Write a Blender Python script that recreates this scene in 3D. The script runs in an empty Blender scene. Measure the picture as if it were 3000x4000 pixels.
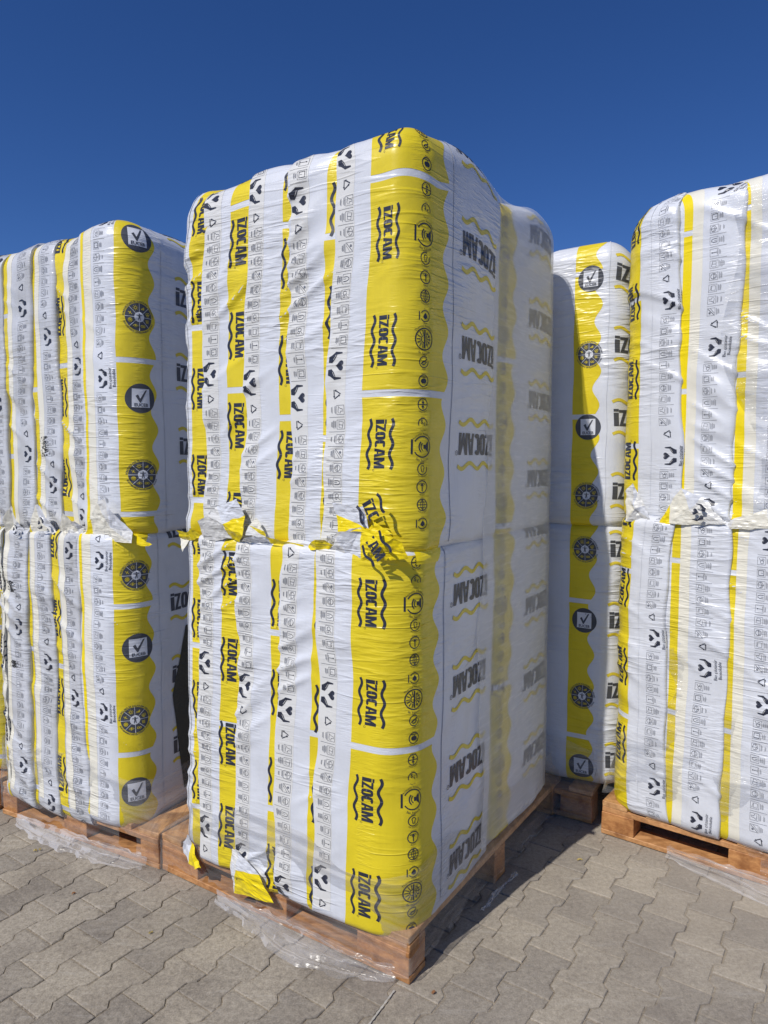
import bpy, bmesh, math, random
import numpy as np
from mathutils import Vector
random.seed(7); RNG = np.random.RandomState(7)
PI = math.pi
scene = bpy.context.scene
C = scene.collection

# ------------------------------------------------------------ camera, sky, sun, exposure
cam_d = bpy.data.cameras.new("camera"); cam = bpy.data.objects.new("camera", cam_d); C.objects.link(cam)
cam.location = (0, 0, 1.6); cam.rotation_euler = (math.radians(90-4.1), 0, 0)
cam_d.sensor_fit = 'HORIZONTAL'; cam_d.sensor_width = 36; cam_d.lens = 36*1540/1659
cam_d.clip_start = 0.05; cam_d.clip_end = 2000
scene.camera = cam
SUN_AZ = 47.3      # direction (degrees from +X, anticlockwise) in which the light travels
SUN_EL = 47.0
w = bpy.data.worlds.new("World"); scene.world = w; w.use_nodes = True
nt = w.node_tree; nt.nodes.clear()
sky = nt.nodes.new('ShaderNodeTexSky'); sky.sky_type = 'NISHITA'; sky.sun_disc = False
sky.sun_elevation = math.radians(SUN_EL)
_toward = math.radians(SUN_AZ+180)
sky.sun_rotation = math.atan2(math.cos(_toward), math.sin(_toward))
sky.altitude = 2500; sky.air_density = 0.9; sky.dust_density = 0.0; sky.ozone_density = 4.0
hs = nt.nodes.new('ShaderNodeHueSaturation'); hs.inputs['Hue'].default_value = 0.512; hs.inputs['Saturation'].default_value = 1.22; hs.inputs['Value'].default_value = 0.76
bg = nt.nodes.new('ShaderNodeBackground'); bg.inputs[1].default_value = 0.122
wo = nt.nodes.new('ShaderNodeOutputWorld')
nt.links.new(sky.outputs[0], hs.inputs['Color']); nt.links.new(hs.outputs[0], bg.inputs[0]); nt.links.new(bg.outputs[0], wo.inputs[0])
sd = bpy.data.lights.new("sun", 'SUN'); sd.energy = 3.5; sd.angle = math.radians(0.5); sd.color = (1.0, 0.955, 0.89)
so = bpy.data.objects.new("sun", sd); C.objects.link(so)
_el = math.radians(SUN_EL); _az = math.radians(SUN_AZ)
_dir = Vector((math.cos(_el)*math.cos(_az), math.cos(_el)*math.sin(_az), -math.sin(_el)))
so.rotation_euler = _dir.to_track_quat('-Z', 'Y').to_euler()
scene.view_settings.view_transform = 'Standard'; scene.view_settings.look = 'None'
scene.view_settings.exposure = 0.14; scene.view_settings.gamma = 1.0; scene.view_settings.use_curve_mapping = False
scene.render.engine = 'CYCLES'
scene.cycles.max_bounces = 8; scene.cycles.transparent_max_bounces = 16; scene.cycles.transmission_bounces = 6

# ------------------------------------------------------------ materials
MATS = {}
def new_mat(name):
    m = bpy.data.materials.new(name); m.use_nodes = True
    m.node_tree.nodes.clear()
    out = m.node_tree.nodes.new('ShaderNodeOutputMaterial')
    return m, m.node_tree, out
def N(t, kind, **kw):
    n = t.nodes.new(kind)
    for k, v in kw.items():
        if k.startswith('i_'):
            key = k[2:]
            key = int(key) if key.isdigit() else key.replace('_', ' ')
            n.inputs[key].default_value = v
        else: setattr(n, k, v)
    return n
def math_n(t, op, a, b=None, clamp=False):
    n = t.nodes.new('ShaderNodeMath'); n.operation = op; n.use_clamp = clamp
    for i, x in enumerate((a, b)):
        if x is None: continue
        if isinstance(x, (int, float)): n.inputs[i].default_value = x
        else: t.links.new(x, n.inputs[i])
    return n.outputs[0]
def ramp(t, src, p0, p1, c0=(0,0,0,1), c1=(1,1,1,1)):
    r = t.nodes.new('ShaderNodeValToRGB'); r.color_ramp.elements[0].position = p0; r.color_ramp.elements[1].position = p1
    r.color_ramp.elements[0].color = c0; r.color_ramp.elements[1].color = c1
    t.links.new(src, r.inputs[0]); return r.outputs[0]
def noise_n(t, vec, scale, detail=3, rough=.5, kind='FBM'):
    n = t.nodes.new('ShaderNodeTexNoise'); n.noise_dimensions = '3D'
    try: n.noise_type = kind
    except Exception: pass
    n.inputs['Scale'].default_value = scale; n.inputs['Detail'].default_value = detail; n.inputs['Roughness'].default_value = rough
    if vec is not None: t.links.new(vec, n.inputs['Vector'])
    return n.outputs['Fac']
def mapping(t, vec, scale=(1,1,1), rot=(0,0,0), loc=(0,0,0)):
    n = t.nodes.new('ShaderNodeMapping'); n.inputs['Scale'].default_value = scale; n.inputs['Rotation'].default_value = rot
    n.inputs['Location'].default_value = loc
    t.links.new(vec, n.inputs['Vector']); return n.outputs[0]

def wrinkle_group():
    g = bpy.data.node_groups.new("wrinkles", 'ShaderNodeTree')
    g.interface.new_socket("Height", in_out='OUTPUT', socket_type='NodeSocketFloat')
    o = g.nodes.new('NodeGroupOutput')
    geo = g.nodes.new('ShaderNodeNewGeometry'); pos = geo.outputs['Position']
    # long sideways creases of the taut film
    a = noise_n(g, mapping(g, pos, (2.2,2.2,26)), 1.0, 2, .5)
    a = math_n(g, 'ABSOLUTE', math_n(g, 'SUBTRACT', a, 0.5))
    a = math_n(g, 'SUBTRACT', 1.0, math_n(g, 'MULTIPLY', a, 16.0, True), True)
    a = math_n(g, 'MULTIPLY', a, ramp(g, noise_n(g, pos, 3.1, 1), .5, .62))
    # short tight puckers in vertical bands
    b = noise_n(g, mapping(g, pos, (9,9,75), loc=(3,1,0)), 1.0, 2, .6)
    b = math_n(g, 'ABSOLUTE', math_n(g, 'SUBTRACT', b, 0.5))
    b = math_n(g, 'SUBTRACT', 1.0, math_n(g, 'MULTIPLY', b, 9.0, True), True)
    b = math_n(g, 'MULTIPLY', b, ramp(g, noise_n(g, mapping(g, pos, (9,9,2.2)), 1.0, 1), .54, .66))
    # slanting pleats
    c = noise_n(g, mapping(g, pos, (4,4,20), rot=(0,math.radians(24),0)), 1.0, 3, .55)
    c = math_n(g, 'ABSOLUTE', math_n(g, 'SUBTRACT', c, 0.5))
    c = math_n(g, 'SUBTRACT', 1.0, math_n(g, 'MULTIPLY', c, 7.0, True), True)
    c = math_n(g, 'MULTIPLY', c, ramp(g, noise_n(g, mapping(g, pos, loc=(5,2,9)), 2.3, 1), .46, .6))
    d = noise_n(g, pos, 22, 3, .6)
    s = math_n(g, 'ADD', math_n(g, 'MULTIPLY', a, .42), math_n(g, 'MULTIPLY', b, .24))
    s = math_n(g, 'ADD', s, math_n(g, 'MULTIPLY', c, .8))
    s = math_n(g, 'ADD', s, math_n(g, 'MULTIPLY', d, .35))
    g.links.new(s, o.inputs[0]); return g
WR = wrinkle_group()

def foil_mat(name, col, rough=.32, spec=.5, dirt=.10, dist=.0035, trans=0.0):
    """printed polyethylene sack skin"""
    m, t, out = new_mat(name)
    p = t.nodes.new('ShaderNodeBsdfPrincipled')
    geo = t.nodes.new('ShaderNodeNewGeometry'); pos = geo.outputs['Position']
    mix = t.nodes.new('ShaderNodeMix'); mix.data_type = 'RGBA'; mix.blend_type = 'MULTIPLY'
    mix.inputs[6].default_value = (*col, 1)
    n1 = noise_n(t, pos, 5.0, 5, .62)
    n2 = noise_n(t, mapping(t, pos, (60,60,3)), 1.0, 3, .7)
    f = math_n(t, 'MULTIPLY', ramp(t, n1, .45, .75), dirt*1.6)
    f = math_n(t, 'ADD', f, math_n(t, 'MULTIPLY', ramp(t, n2, .5, .8), dirt*.6))
    t.links.new(f, mix.inputs[0]); mix.inputs[7].default_value = (.52,.50,.45,1)
    t.links.new(mix.outputs[2], p.inputs['Base Color'])
    p.inputs['Roughness'].default_value = rough; p.inputs['Specular IOR Level'].default_value = spec
    gr = t.nodes.new('ShaderNodeGroup'); gr.node_tree = WR
    bp = t.nodes.new('ShaderNodeBump'); bp.inputs['Strength'].default_value = 1.0; bp.inputs['Distance'].default_value = dist
    t.links.new(gr.outputs[0], bp.inputs['Height']); t.links.new(bp.outputs[0], p.inputs['Normal'])
    t.links.new(p.outputs[0], out.inputs[0])
    MATS[name] = m; return m
WHITE = foil_mat("white_foil", (.67,.69,.735), dirt=.14)
CREAM = foil_mat("cream_foil", (.70,.695,.67))
IVORY = foil_mat("ivory_foil", (.78,.75,.64))
YELLOW = foil_mat("yellow_foil", (.76,.60,.020), dirt=.16)
GREYW = foil_mat("greyish_foil", (.60,.615,.65), dirt=.42)
BRIGHT = foil_mat("bright_yellow_foil", (.86,.67,.006), rough=.28, dirt=.04)
PALEY = foil_mat("yellow_ink", (.70,.56,.05))
INK = foil_mat("dark_ink", (.022,.026,.045), rough=.42, dirt=.0)
GREYINK = foil_mat("grey_ink", (.06,.065,.08), rough=.4, dirt=.0)
FAINT = foil_mat("thin_grey_ink", (.16,.17,.20), rough=.4, dirt=0)
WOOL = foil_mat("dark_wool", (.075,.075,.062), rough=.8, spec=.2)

def film_mat(name, fac0, fac1, col=(.85,.86,.88), rough=.12, scale=(1.5,1.5,40), dist=.004, spec=.8, rot=(0,0,0), crumple=0.0):
    """clear stretch film: mostly see-through, partly milky, with shiny sideways streaks"""
    m, t, out = new_mat(name)
    geo = t.nodes.new('ShaderNodeNewGeometry'); pos = geo.outputs['Position']
    p = t.nodes.new('ShaderNodeBsdfPrincipled'); p.inputs['Base Color'].default_value = (*col,1)
    p.inputs['Roughness'].default_value = rough; p.inputs['Specular IOR Level'].default_value = spec
    tr = t.nodes.new('ShaderNodeBsdfTransparent'); tr.inputs[0].default_value = (.98,.98,.98,1)
    mx = t.nodes.new('ShaderNodeMixShader')
    v = mapping(t, pos, scale, rot=rot)
    n = noise_n(t, v, 1.0, 4, .6)
    n2 = noise_n(t, pos, 4.0, 3, .5)
    f = ramp(t, n, .38, .72, (fac0,)*3+(1,), (fac1,)*3+(1,))
    f = math_n(t, 'MULTIPLY', f, math_n(t, 'ADD', math_n(t, 'MULTIPLY', n2, 1.0), .5))
    fr = t.nodes.new('ShaderNodeFresnel'); fr.inputs[0].default_value = 1.35
    t_n = fr.outputs[0]; f = math_n(t, 'ADD', f, math_n(t, 'MULTIPLY', t_n, .3), True)
    bp = t.nodes.new('ShaderNodeBump'); bp.inputs['Strength'].default_value = 1.0; bp.inputs['Distance'].default_value = dist
    h = n
    if crumple:
        vo = t.nodes.new('ShaderNodeTexVoronoi'); vo.feature = 'F1'; vo.inputs['Scale'].default_value = 26
        t.links.new(pos, vo.inputs['Vector'])
        h = math_n(t, 'ADD', n, math_n(t, 'MULTIPLY', vo.outputs[0], crumple))
    t.links.new(h, bp.inputs['Height']); t.links.new(bp.outputs[0], p.inputs['Normal'])
    t.links.new(f, mx.inputs[0]); t.links.new(tr.outputs[0], mx.inputs[1]); t.links.new(p.outputs[0], mx.inputs[2])
    t.links.new(mx.outputs[0], out.inputs[0]); return m
FILM = film_mat("clear_film", .03, .17, (.80,.79,.78))
FILM_MID = film_mat("streaky_film", .03, .22, (.66,.63,.60), rough=.16, scale=(2.5,2.5,34), dist=.006, rot=(math.radians(16),0,0))
FILM_SHINY = film_mat("shiny_film", .0, .13, (.95,.95,.96), rough=.09, scale=(.8,.8,46), dist=.014, spec=1.0)
FILM_CRUMPLED = film_mat("crumpled_film", .08, .34, (.66,.64,.63), rough=.22, scale=(6,6,30), dist=.004, spec=1.0, crumple=.0)
def frost_mat(name):
    m, t, out = new_mat(name)
    geo = t.nodes.new('ShaderNodeNewGeometry'); pos = geo.outputs['Position']
    rf = t.nodes.new('ShaderNodeBsdfRefraction'); rf.inputs['IOR'].default_value = 1.10; rf.inputs['Roughness'].default_value = .3
    rf.inputs[0].default_value = (.97,.97,.97,1)
    tr = t.nodes.new('ShaderNodeBsdfTransparent')
    m0 = t.nodes.new('ShaderNodeMixShader'); m0.inputs[0].default_value = .78
    t.links.new(rf.outputs[0], m0.inputs[1]); t.links.new(tr.outputs[0], m0.inputs[2])
    p = t.nodes.new('ShaderNodeBsdfPrincipled'); p.inputs['Base Color'].default_value = (.93,.93,.92,1); p.inputs['Roughness'].default_value = .3
    mx = t.nodes.new('ShaderNodeMixShader')
    n = noise_n(t, mapping(t, pos, (3,3,5)), 1.0, 4, .6)
    st = noise_n(t, mapping(t, pos, (9,9,70), rot=(math.radians(28),0,0)), 1.0, 2, .6)
    f = math_n(t, 'ADD', ramp(t, n, .3, .75, (.20,)*3+(1,), (.38,)*3+(1,)), math_n(t, 'MULTIPLY', ramp(t, st, .5, .8), .14))
    t.links.new(f, mx.inputs[0]); t.links.new(m0.outputs[0], mx.inputs[1]); t.links.new(p.outputs[0], mx.inputs[2])
    bp = t.nodes.new('ShaderNodeBump'); bp.inputs['Strength'].default_value = .6; bp.inputs['Distance'].default_value = .003
    t.links.new(st, bp.inputs['Height']); t.links.new(bp.outputs[0], p.inputs['Normal'])
    t.links.new(mx.outputs[0], out.inputs[0]); return m
FROST = frost_mat("milky_film")

def wood_mat(name, c0, c1, axis):
    m, t, out = new_mat(name)
    tc = t.nodes.new('ShaderNodeNewGeometry'); pos = tc.outputs['Position']
    oi = t.nodes.new('ShaderNodeObjectInfo')
    p = t.nodes.new('ShaderNodeBsdfPrincipled'); p.inputs['Roughness'].default_value = .62
    r = math.radians(-33.5)
    v = mapping(t, pos, (3,60,60) if axis == 'x' else (60,3,60) if axis == 'y' else (30,30,60), rot=(0,0,-r))
    n = noise_n(t, v, 1.0, 5, .65)
    col = ramp(t, n, .3, .72, (*c0,1), (*c1,1))
    mix = t.nodes.new('ShaderNodeMix'); mix.data_type = 'RGBA'; mix.blend_type = 'MULTIPLY'
    t.links.new(math_n(t, 'MULTIPLY', oi.outputs['Random'], .45), mix.inputs[0])
    t.links.new(col, mix.inputs[6]); mix.inputs[7].default_value = (.72,.62,.55,1)
    n2 = noise_n(t, pos, 14, 4, .6)
    mix2 = t.nodes.new('ShaderNodeMix'); mix2.data_type = 'RGBA'; mix2.blend_type = 'MULTIPLY'
    t.links.new(ramp(t, n2, .48, .70, (0,0,0,1), (.85,.85,.85,1)), mix2.inputs[0])
    t.links.new(mix.outputs[2], mix2.inputs[6]); mix2.inputs[7].default_value = (.45,.35,.27,1)
    t.links.new(mix2.outputs[2], p.inputs['Base Color'])
    bp = t.nodes.new('ShaderNodeBump'); bp.inputs['Strength'].default_value = .6; bp.inputs['Distance'].default_value = .002
    t.links.new(n, bp.inputs['Height']); t.links.new(bp.outputs[0], p.inputs['Normal'])
    t.links.new(p.outputs[0], out.inputs[0]); return m
WOODX = wood_mat("orange_wood_lengthwise", (.38,.175,.062), (.67,.36,.15), 'x')
WOODY = wood_mat("orange_wood_crosswise", (.44,.22,.085), (.74,.44,.20), 'y')
WOODB = wood_mat("orange_wood_block", (.38,.155,.048), (.64,.32,.115), 'z')

def paver_mat(name, joint=False):
    m, t, out = new_mat(name)
    geo = t.nodes.new('ShaderNodeNewGeometry'); pos = geo.outputs['Position']
    oi = t.nodes.new('ShaderNodeObjectInfo')
    p = t.nodes.new('ShaderNodeBsdfPrincipled'); p.inputs['Roughness'].default_value = .88; p.inputs['Specular IOR Level'].default_value = .25
    fine = noise_n(t, pos, 170, 4, .8); mid = noise_n(t, pos, 60, 4, .65); big = noise_n(t, pos, 3.2, 4, .6); huge = noise_n(t, pos, .9, 3, .5)
    if joint: c0, c1 = (.20,.165,.125), (.46,.40,.31)
    else: c0, c1 = (.22,.194,.158), (.49,.438,.358)
    f = math_n(t, 'ADD', math_n(t, 'MULTIPLY', fine, .55), math_n(t, 'MULTIPLY', mid, .45))
    col = ramp(t, f, .36, .66, (*c0,1), (*c1,1))
    # dust and stains
    mx = t.nodes.new('ShaderNodeMix'); mx.data_type = 'RGBA'; mx.blend_type = 'MULTIPLY'
    t.links.new(math_n(t, 'MULTIPLY', ramp(t, big, .44, .66), .75), mx.inputs[0]); t.links.new(col, mx.inputs[6]); mx.inputs[7].default_value = (.66,.65,.66,1)
    m2 = t.nodes.new('ShaderNodeMix'); m2.data_type = 'RGBA'
    sc = noise_n(t, mapping(t, pos, (4,30,1), rot=(0,0,.9)), 1.0, 6, .75)
    t.links.new(math_n(t, 'MULTIPLY', ramp(t, sc, .56, .74), .6), m2.inputs[0]); t.links.new(mx.outputs[2], m2.inputs[6]); m2.inputs[7].default_value = (.50,.47,.42,1)
    # sandy dust lies thicker to the right
    m3 = t.nodes.new('ShaderNodeMix'); m3.data_type = 'RGBA'
    sx = t.nodes.new('ShaderNodeSeparateXYZ'); t.links.new(pos, sx.inputs[0])
    d = math_n(t, 'MULTIPLY', math_n(t, 'ADD', sx.outputs[0], .2, True), .42)
    t.links.new(math_n(t, 'MULTIPLY', d, ramp(t, huge, .25, .6)), m3.inputs[0]); t.links.new(m2.outputs[2], m3.inputs[6]); m3.inputs[7].default_value = (.45,.395,.325,1)
    m4 = t.nodes.new('ShaderNodeMix'); m4.data_type = 'RGBA'; m4.blend_type = 'MULTIPLY'
    m4.inputs[0].default_value = 1
    t.links.new(m3.outputs[2], m4.inputs[6])
    rv = ramp(t, oi.outputs['Random'], 0, 1, (.78,.78,.80,1), (1.04,1.03,1.01,1))
    t.links.new(rv, m4.inputs[7])
    t.links.new(m4.outputs[2], p.inputs['Base Color'])
    bp = t.nodes.new('ShaderNodeBump'); bp.inputs['Strength'].default_value = .9; bp.inputs['Distance'].default_value = .004 if joint else .0022
    t.links.new(math_n(t, 'ADD', fine, mid), bp.inputs['Height']); t.links.new(bp.outputs[0], p.inputs['Normal'])
    t.links.new(p.outputs[0], out.inputs[0]); return m
PAVER = paver_mat("paver_concrete"); SAND = paver_mat("joint_sand", True)
def flat_mat(name, col, rough=.8):
    m, t, out = new_mat(name); p = t.nodes.new('ShaderNodeBsdfPrincipled')
    geo = t.nodes.new('ShaderNodeNewGeometry'); n = noise_n(t, geo.outputs['Position'], 40, 3, .6)
    c = ramp(t, n, .3, .7, tuple(x*.75 for x in col)+(1,), (*col,1)); t.links.new(c, p.inputs['Base Color'])
    p.inputs['Roughness'].default_value = rough; t.links.new(p.outputs[0], out.inputs[0]); return m
CHALK = flat_mat("chalk", (.46,.44,.40)); CHIP = flat_mat("wood_chip", (.33,.15,.06)); GRIT = flat_mat("grit_stone", (.42,.37,.30))
LEAF = flat_mat("straw", (.50,.38,.12)); BLACKD = flat_mat("black_scuff", (.03,.03,.03))

# ------------------------------------------------------------ object helpers
def link(name, me, mats, parent=None, loc=None):
    o = bpy.data.objects.new(name, me); C.objects.link(o)
    if parent is not None: o.parent = parent
    if mats is not None and not me.materials:
        for m in (mats if isinstance(mats, (list, tuple)) else [mats]): me.materials.append(m)
    if loc is not None: o.location = loc
    return o
def mesh_np(name, V, F, mi=None, smooth=True):
    me = bpy.data.meshes.new(name)
    me.from_pydata([tuple(v) for v in np.asarray(V, float).tolist()], [], [tuple(f) for f in F])
    if mi is not None: me.polygons.foreach_set('material_index', np.asarray(mi, np.int32))
    me.polygons.foreach_set('use_smooth', np.full(len(me.polygons), smooth)); me.update(); return me
def empty(name, loc, label, cat, group=None, rz=0):
    o = bpy.data.objects.new(name, None); C.objects.link(o); o.location = loc; o.rotation_euler = (0,0,rz); o.empty_display_size = .1
    o['label'] = label; o['category'] = cat
    if group: o['group'] = group
    return o
def tag(o, label, cat, group=None):
    o['label'] = label; o['category'] = cat
    if group: o['group'] = group
    return o

# numpy gradient-ish value noise, output about -1..1
_PT = RNG.rand(64,64,64)*2-1
def vnoise(p):
    p = np.asarray(p, float); i = np.floor(p).astype(int); f = p-i; f = f*f*f*(f*(f*6-15)+10)
    def g(a,b,c): return _PT[(i[:,0]+a) & 63, (i[:,1]+b) & 63, (i[:,2]+c) & 63]
    x,y,z = f[:,0],f[:,1],f[:,2]
    l = lambda a,b,t: a+(b-a)*t
    return l(l(l(g(0,0,0),g(1,0,0),x), l(g(0,1,0),g(1,1,0),x), y), l(l(g(0,0,1),g(1,0,1),x), l(g(0,1,1),g(1,1,1),x), y), z)
def sstep(a, b, x):
    t = np.clip((x-a)/(b-a), 0, 1); return t*t*(3-2*t)

# ------------------------------------------------------------ stacks' frames
class Frame:
    def __init__(s, ox, oy, ang):   # ang: direction of local +x (rightwards along the front), degrees
        a = math.radians(ang); s.o = np.array([ox, oy]); s.x = np.array([math.cos(a), math.sin(a)]); s.y = np.array([-math.sin(a), math.cos(a)]); s.rz = a
    def w(s, P):
        P = np.asarray(P, float); xy = s.o + P[:,:1]*s.x + P[:,1:2]*s.y
        return np.concatenate([xy, P[:,2:3]], 1)

class Sack:
    """soft sack: rounded box whose skin is addressed by u (round the sides, 0 at the front left edge) and v (height, running on over the rounded top)"""
    def __init__(s, fr, x0, x1, y0, y1, z0, z1, r=(.015,.015,.05,.05), rt=.09, rb=.04, side=1, seed=0, wob=(0,0), tilt=.008, bulge=.006, topf=None, pleat=.0022, lump=.004, shift=None, adj=(1,1)):
        s.adj = adj; s.adjy = (1,1); s.sbulge = 0
        s.fr, s.x0, s.x1, s.y0, s.y1, s.z0, s.z1, s.r, s.rt, s.rb = fr, x0, x1, y0, y1, z0, z1, r, rt, rb
        s.seed, s.wob, s.tilt, s.bulge, s.topf, s.pleat, s.lump, s.side, s.shift = seed, wob, tilt, bulge, topf, pleat, lump, side, shift
        w, d = x1-x0, y1-y0; fl, frr, br, bl = r
        q = PI/2
        L = [w-fl-frr, frr*q, d-frr-br, br*q, w-br-bl, bl*q, d-bl-fl, fl*q]
        s.cum = np.concatenate([[0], np.cumsum(L)]); s.P = s.cum[-1]; s.off = fl
    def section(s, u, ins):
        u = (np.asarray(u, float)-s.off) % s.P
        k = np.clip(np.searchsorted(s.cum, u, side='right')-1, 0, 7); t = u - s.cum[k]
        x0,x1,y0,y1 = s.x0,s.x1,s.y0,s.y1; fl,frr,br,bl = s.r
        X = np.zeros_like(u); Y = np.zeros_like(u); nx = np.zeros_like(u); ny = np.zeros_like(u)
        cx = [x1-frr, x1-br, x0+bl, x0+fl]; cy = [y0+frr, y1-br, y1-bl, y0+fl]; rr = [frr, br, bl, fl]; a0 = [-PI/2, 0, PI/2, PI]
        m = k==0; X[m] = x0+fl+t[m]; Y[m] = y0+ins[m]; ny[m] = -1; X[m] = np.clip(X[m], x0+np.maximum(ins[m],fl), x1-np.maximum(ins[m],frr))
        m = k==2; X[m] = x1-ins[m]; Y[m] = y0+frr+t[m]; nx[m] = 1; Y[m] = np.clip(Y[m], y0+np.maximum(ins[m],frr), y1-np.maximum(ins[m],br))
        m = k==4; X[m] = x1-br-t[m]; Y[m] = y1-ins[m]; ny[m] = 1; X[m] = np.clip(X[m], x0+np.maximum(ins[m],bl), x1-np.maximum(ins[m],br))
        m = k==6; X[m] = x0+ins[m]; Y[m] = y1-bl-t[m]; nx[m] = -1; Y[m] = np.clip(Y[m], y0+np.maximum(ins[m],fl), y1-np.maximum(ins[m],bl))
        for j,kk in enumerate((1,3,5,7)):
            m = k==kk
            if not m.any(): continue
            a = a0[j] + t[m]/max(rr[j],1e-6); ca, sa = np.cos(a), np.sin(a)
            rem = np.maximum(rr[j]-ins[m], 0); ex = np.maximum(ins[m]-rr[j], 0)
            sx = 1 if j in (0,1) else -1; sy = -1 if j in (0,3) else 1
            X[m] = cx[j]-sx*ex + rem*ca; Y[m] = cy[j]-sy*ex + rem*sa; nx[m] = ca; ny[m] = sa
        if s.adj != (1,1):      # pressed against a neighbour: the top does not round off on that side
            i_ = np.minimum(ins, (x1-x0)/2*.97); t_ = np.clip((X-(x0+i_))/np.maximum(x1-x0-2*i_, 1e-4), 0, 1)
            cap = np.minimum(ins, s.rt)
            X = X - i_*0 + (1-t_)*(s.adj[0]-1)*cap + t_*(1-s.adj[1])*cap
        if s.adjy != (1,1):
            i_ = np.minimum(ins, (y1-y0)/2*.97); t_ = np.clip((Y-(y0+i_))/np.maximum(y1-y0-2*i_, 1e-4), 0, 1); cap = np.minimum(ins, s.rt)
            Y = Y + (1-t_)*(s.adjy[0]-1)*cap + t_*(1-s.adjy[1])*cap
        return X, Y, nx, ny
    def prof(s, v):
        v = np.asarray(v, float); ins = np.zeros_like(v); z = v.copy(); th = np.zeros_like(v)
        zt = s.z1-s.rt; m = v>zt; a = (v[m]-zt)/s.rt; over = np.maximum(a-PI/2, 0)*s.rt; a = np.minimum(a, PI/2)
        ins[m] = s.rt*(1-np.cos(a))+over; z[m] = zt+s.rt*np.sin(a); th[m] = a
        zb = s.z0+s.rb; m = v<zb; a = (zb-v[m])/s.rb; over = np.maximum(a-PI/2, 0)*s.rb; a = np.minimum(a, PI/2)
        ins[m] = s.rb*(1-np.cos(a))+over; z[m] = zb-s.rb*np.sin(a); th[m] = -a
        return ins, z, th
    def map(s, u, v, off=0.0):
        u = np.asarray(u, float); v = np.asarray(v, float)
        ins, z, th = s.prof(v); X, Y, nx, ny = s.section(u, ins)
        # front face overlap, like shingles
        w = s.x1-s.x0; tx = np.clip((X-s.x0)/w, 0, 1); fz = np.clip(1-(Y-s.y0)/.12, 0, 1)
        dY = s.side*s.tilt*(2*tx-1) - s.bulge*(1-(2*tx-1)**2)
        # wandering edges
        zz = (z-s.z0)/(s.z1-s.z0)
        edge = (1-tx) if s.side > 0 else tx
        wx = edge*fz*(s.wob[0]*np.sin(zz*PI*1.3+s.seed)+s.wob[1]*np.sin(zz*PI*3.7+s.seed*2.1)+ .003*np.sin(zz*31+s.seed))
        ty = np.clip((Y-s.y0)/(s.y1-s.y0), 0, 1); X = X + s.sbulge*(1-(2*ty-1)**2)*np.clip(1-(s.x1-X)/.12, 0, 1)
        nz = np.sin(th); ch = np.cos(th)
        base = np.stack([X, Y, z], 1)
        q = base*1.0
        d = s.lump*vnoise(q*5+s.seed*7.3) + s.lump*.5*vnoise(q*11+s.seed*3.1)
        al = q[:,2]*.86-(q[:,0]+q[:,1])*.5*s.side; ac = q[:,0]*.86+q[:,2]*.5*s.side
        rg = vnoise(np.stack([ac*3, al*17, q[:,1]*3+s.seed], 1)); rg = 1-np.abs(rg)*2.2
        mk = sstep(-.3, .4, vnoise(q*3.3+s.seed*1.7+9))
        d = d + s.pleat*np.maximum(rg, -.4)*mk*np.clip(.35+fz, 0, 1)
        d = d + off
        P = np.stack([X+wx+nx*ch*d, Y+dY*fz+ny*ch*d, z+nz*d], 1)
        if s.topf is not None:
            P[:,2] += s.topf(P[:,0], P[:,1])*sstep(.45, 1.0, zz)
        if s.shift is not None:
            sx, sy = s.shift(P[:,0], P[:,1], P[:,2]); P[:,0] += sx; P[:,1] += sy
        return s.fr.w(P)
    def build(s, name, mat, parent, dense, step=.009):
        """dense: list of (ua, ub) ranges meshed finely"""
        us = set(np.round(np.concatenate([s.cum[:-1]+s.off]), 4).tolist())
        for a,b in dense: us |= set(np.round(np.arange(a, b, step), 4).tolist())
        for k in range(8):
            if k % 2: us |= set(np.round(np.linspace(s.cum[k], s.cum[k+1], 7)+s.off, 4).tolist())
            else: us |= set(np.round(np.linspace(s.cum[k], s.cum[k+1], 5)+s.off, 4).tolist())
        us = sorted(set(round(float(x % s.P), 4) for x in us)); us = [us[0]]+[b for a,b in zip(us, us[1:]) if b-a > .0015]
        hw = min(s.x1-s.x0, s.y1-s.y0)/2*.96
        vb = s.z0+s.rb-s.rb*PI/2; vt = s.z1-s.rt+s.rt*PI/2
        vs = [vb-(hw-s.rb)] + list(np.linspace(vb, s.z0+s.rb, 7)) + list(np.arange(s.z0+s.rb+step, s.z1-s.rt-step*.5, step)) + list(np.linspace(s.z1-s.rt, vt, 12)) + list(np.linspace(vt, vt+hw-s.rt, 6))[1:]
        U, Vv = np.meshgrid(us, vs); n, mrows = len(us), len(vs)
        P = s.map(U.ravel(), Vv.ravel()); F = []
        for j in range(mrows-1):
            a = j*n
            for i in range(n):
                k = (i+1) % n; F.append((a+i, a+k, a+n+k, a+n+i))
        F.append(tuple(range((mrows-1)*n, mrows*n))); F.append(tuple(range(n-1, -1, -1)))
        return link(name, mesh_np(name, P, F), mat, parent)
    def band(s, name, ua, ub, va, vb, mat, parent, off=.0006, step=.009, nu=None):
        """printed band; ua/ub numbers or functions of v"""
        vs = np.linspace(va, vb, max(2, int((vb-va)/step)+1)); A = ua(vs) if callable(ua) else np.full_like(vs, ua); B = ub(vs) if callable(ub) else np.full_like(vs, ub)
        nu = nu or max(1, int((B-A).max()/step)+1); t = np.linspace(0, 1, nu+1)
        U = A[:,None]+(B-A)[:,None]*t; Vv = np.repeat(vs[:,None], nu+1, 1)
        P = s.map(U.ravel(), Vv.ravel(), off); n = nu+1
        F = [(j*n+i, j*n+i+1, (j+1)*n+i+1, (j+1)*n+i) for j in range(len(vs)-1) for i in range(nu)]
        return link(name, mesh_np(name, P, F), mat, parent)
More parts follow.
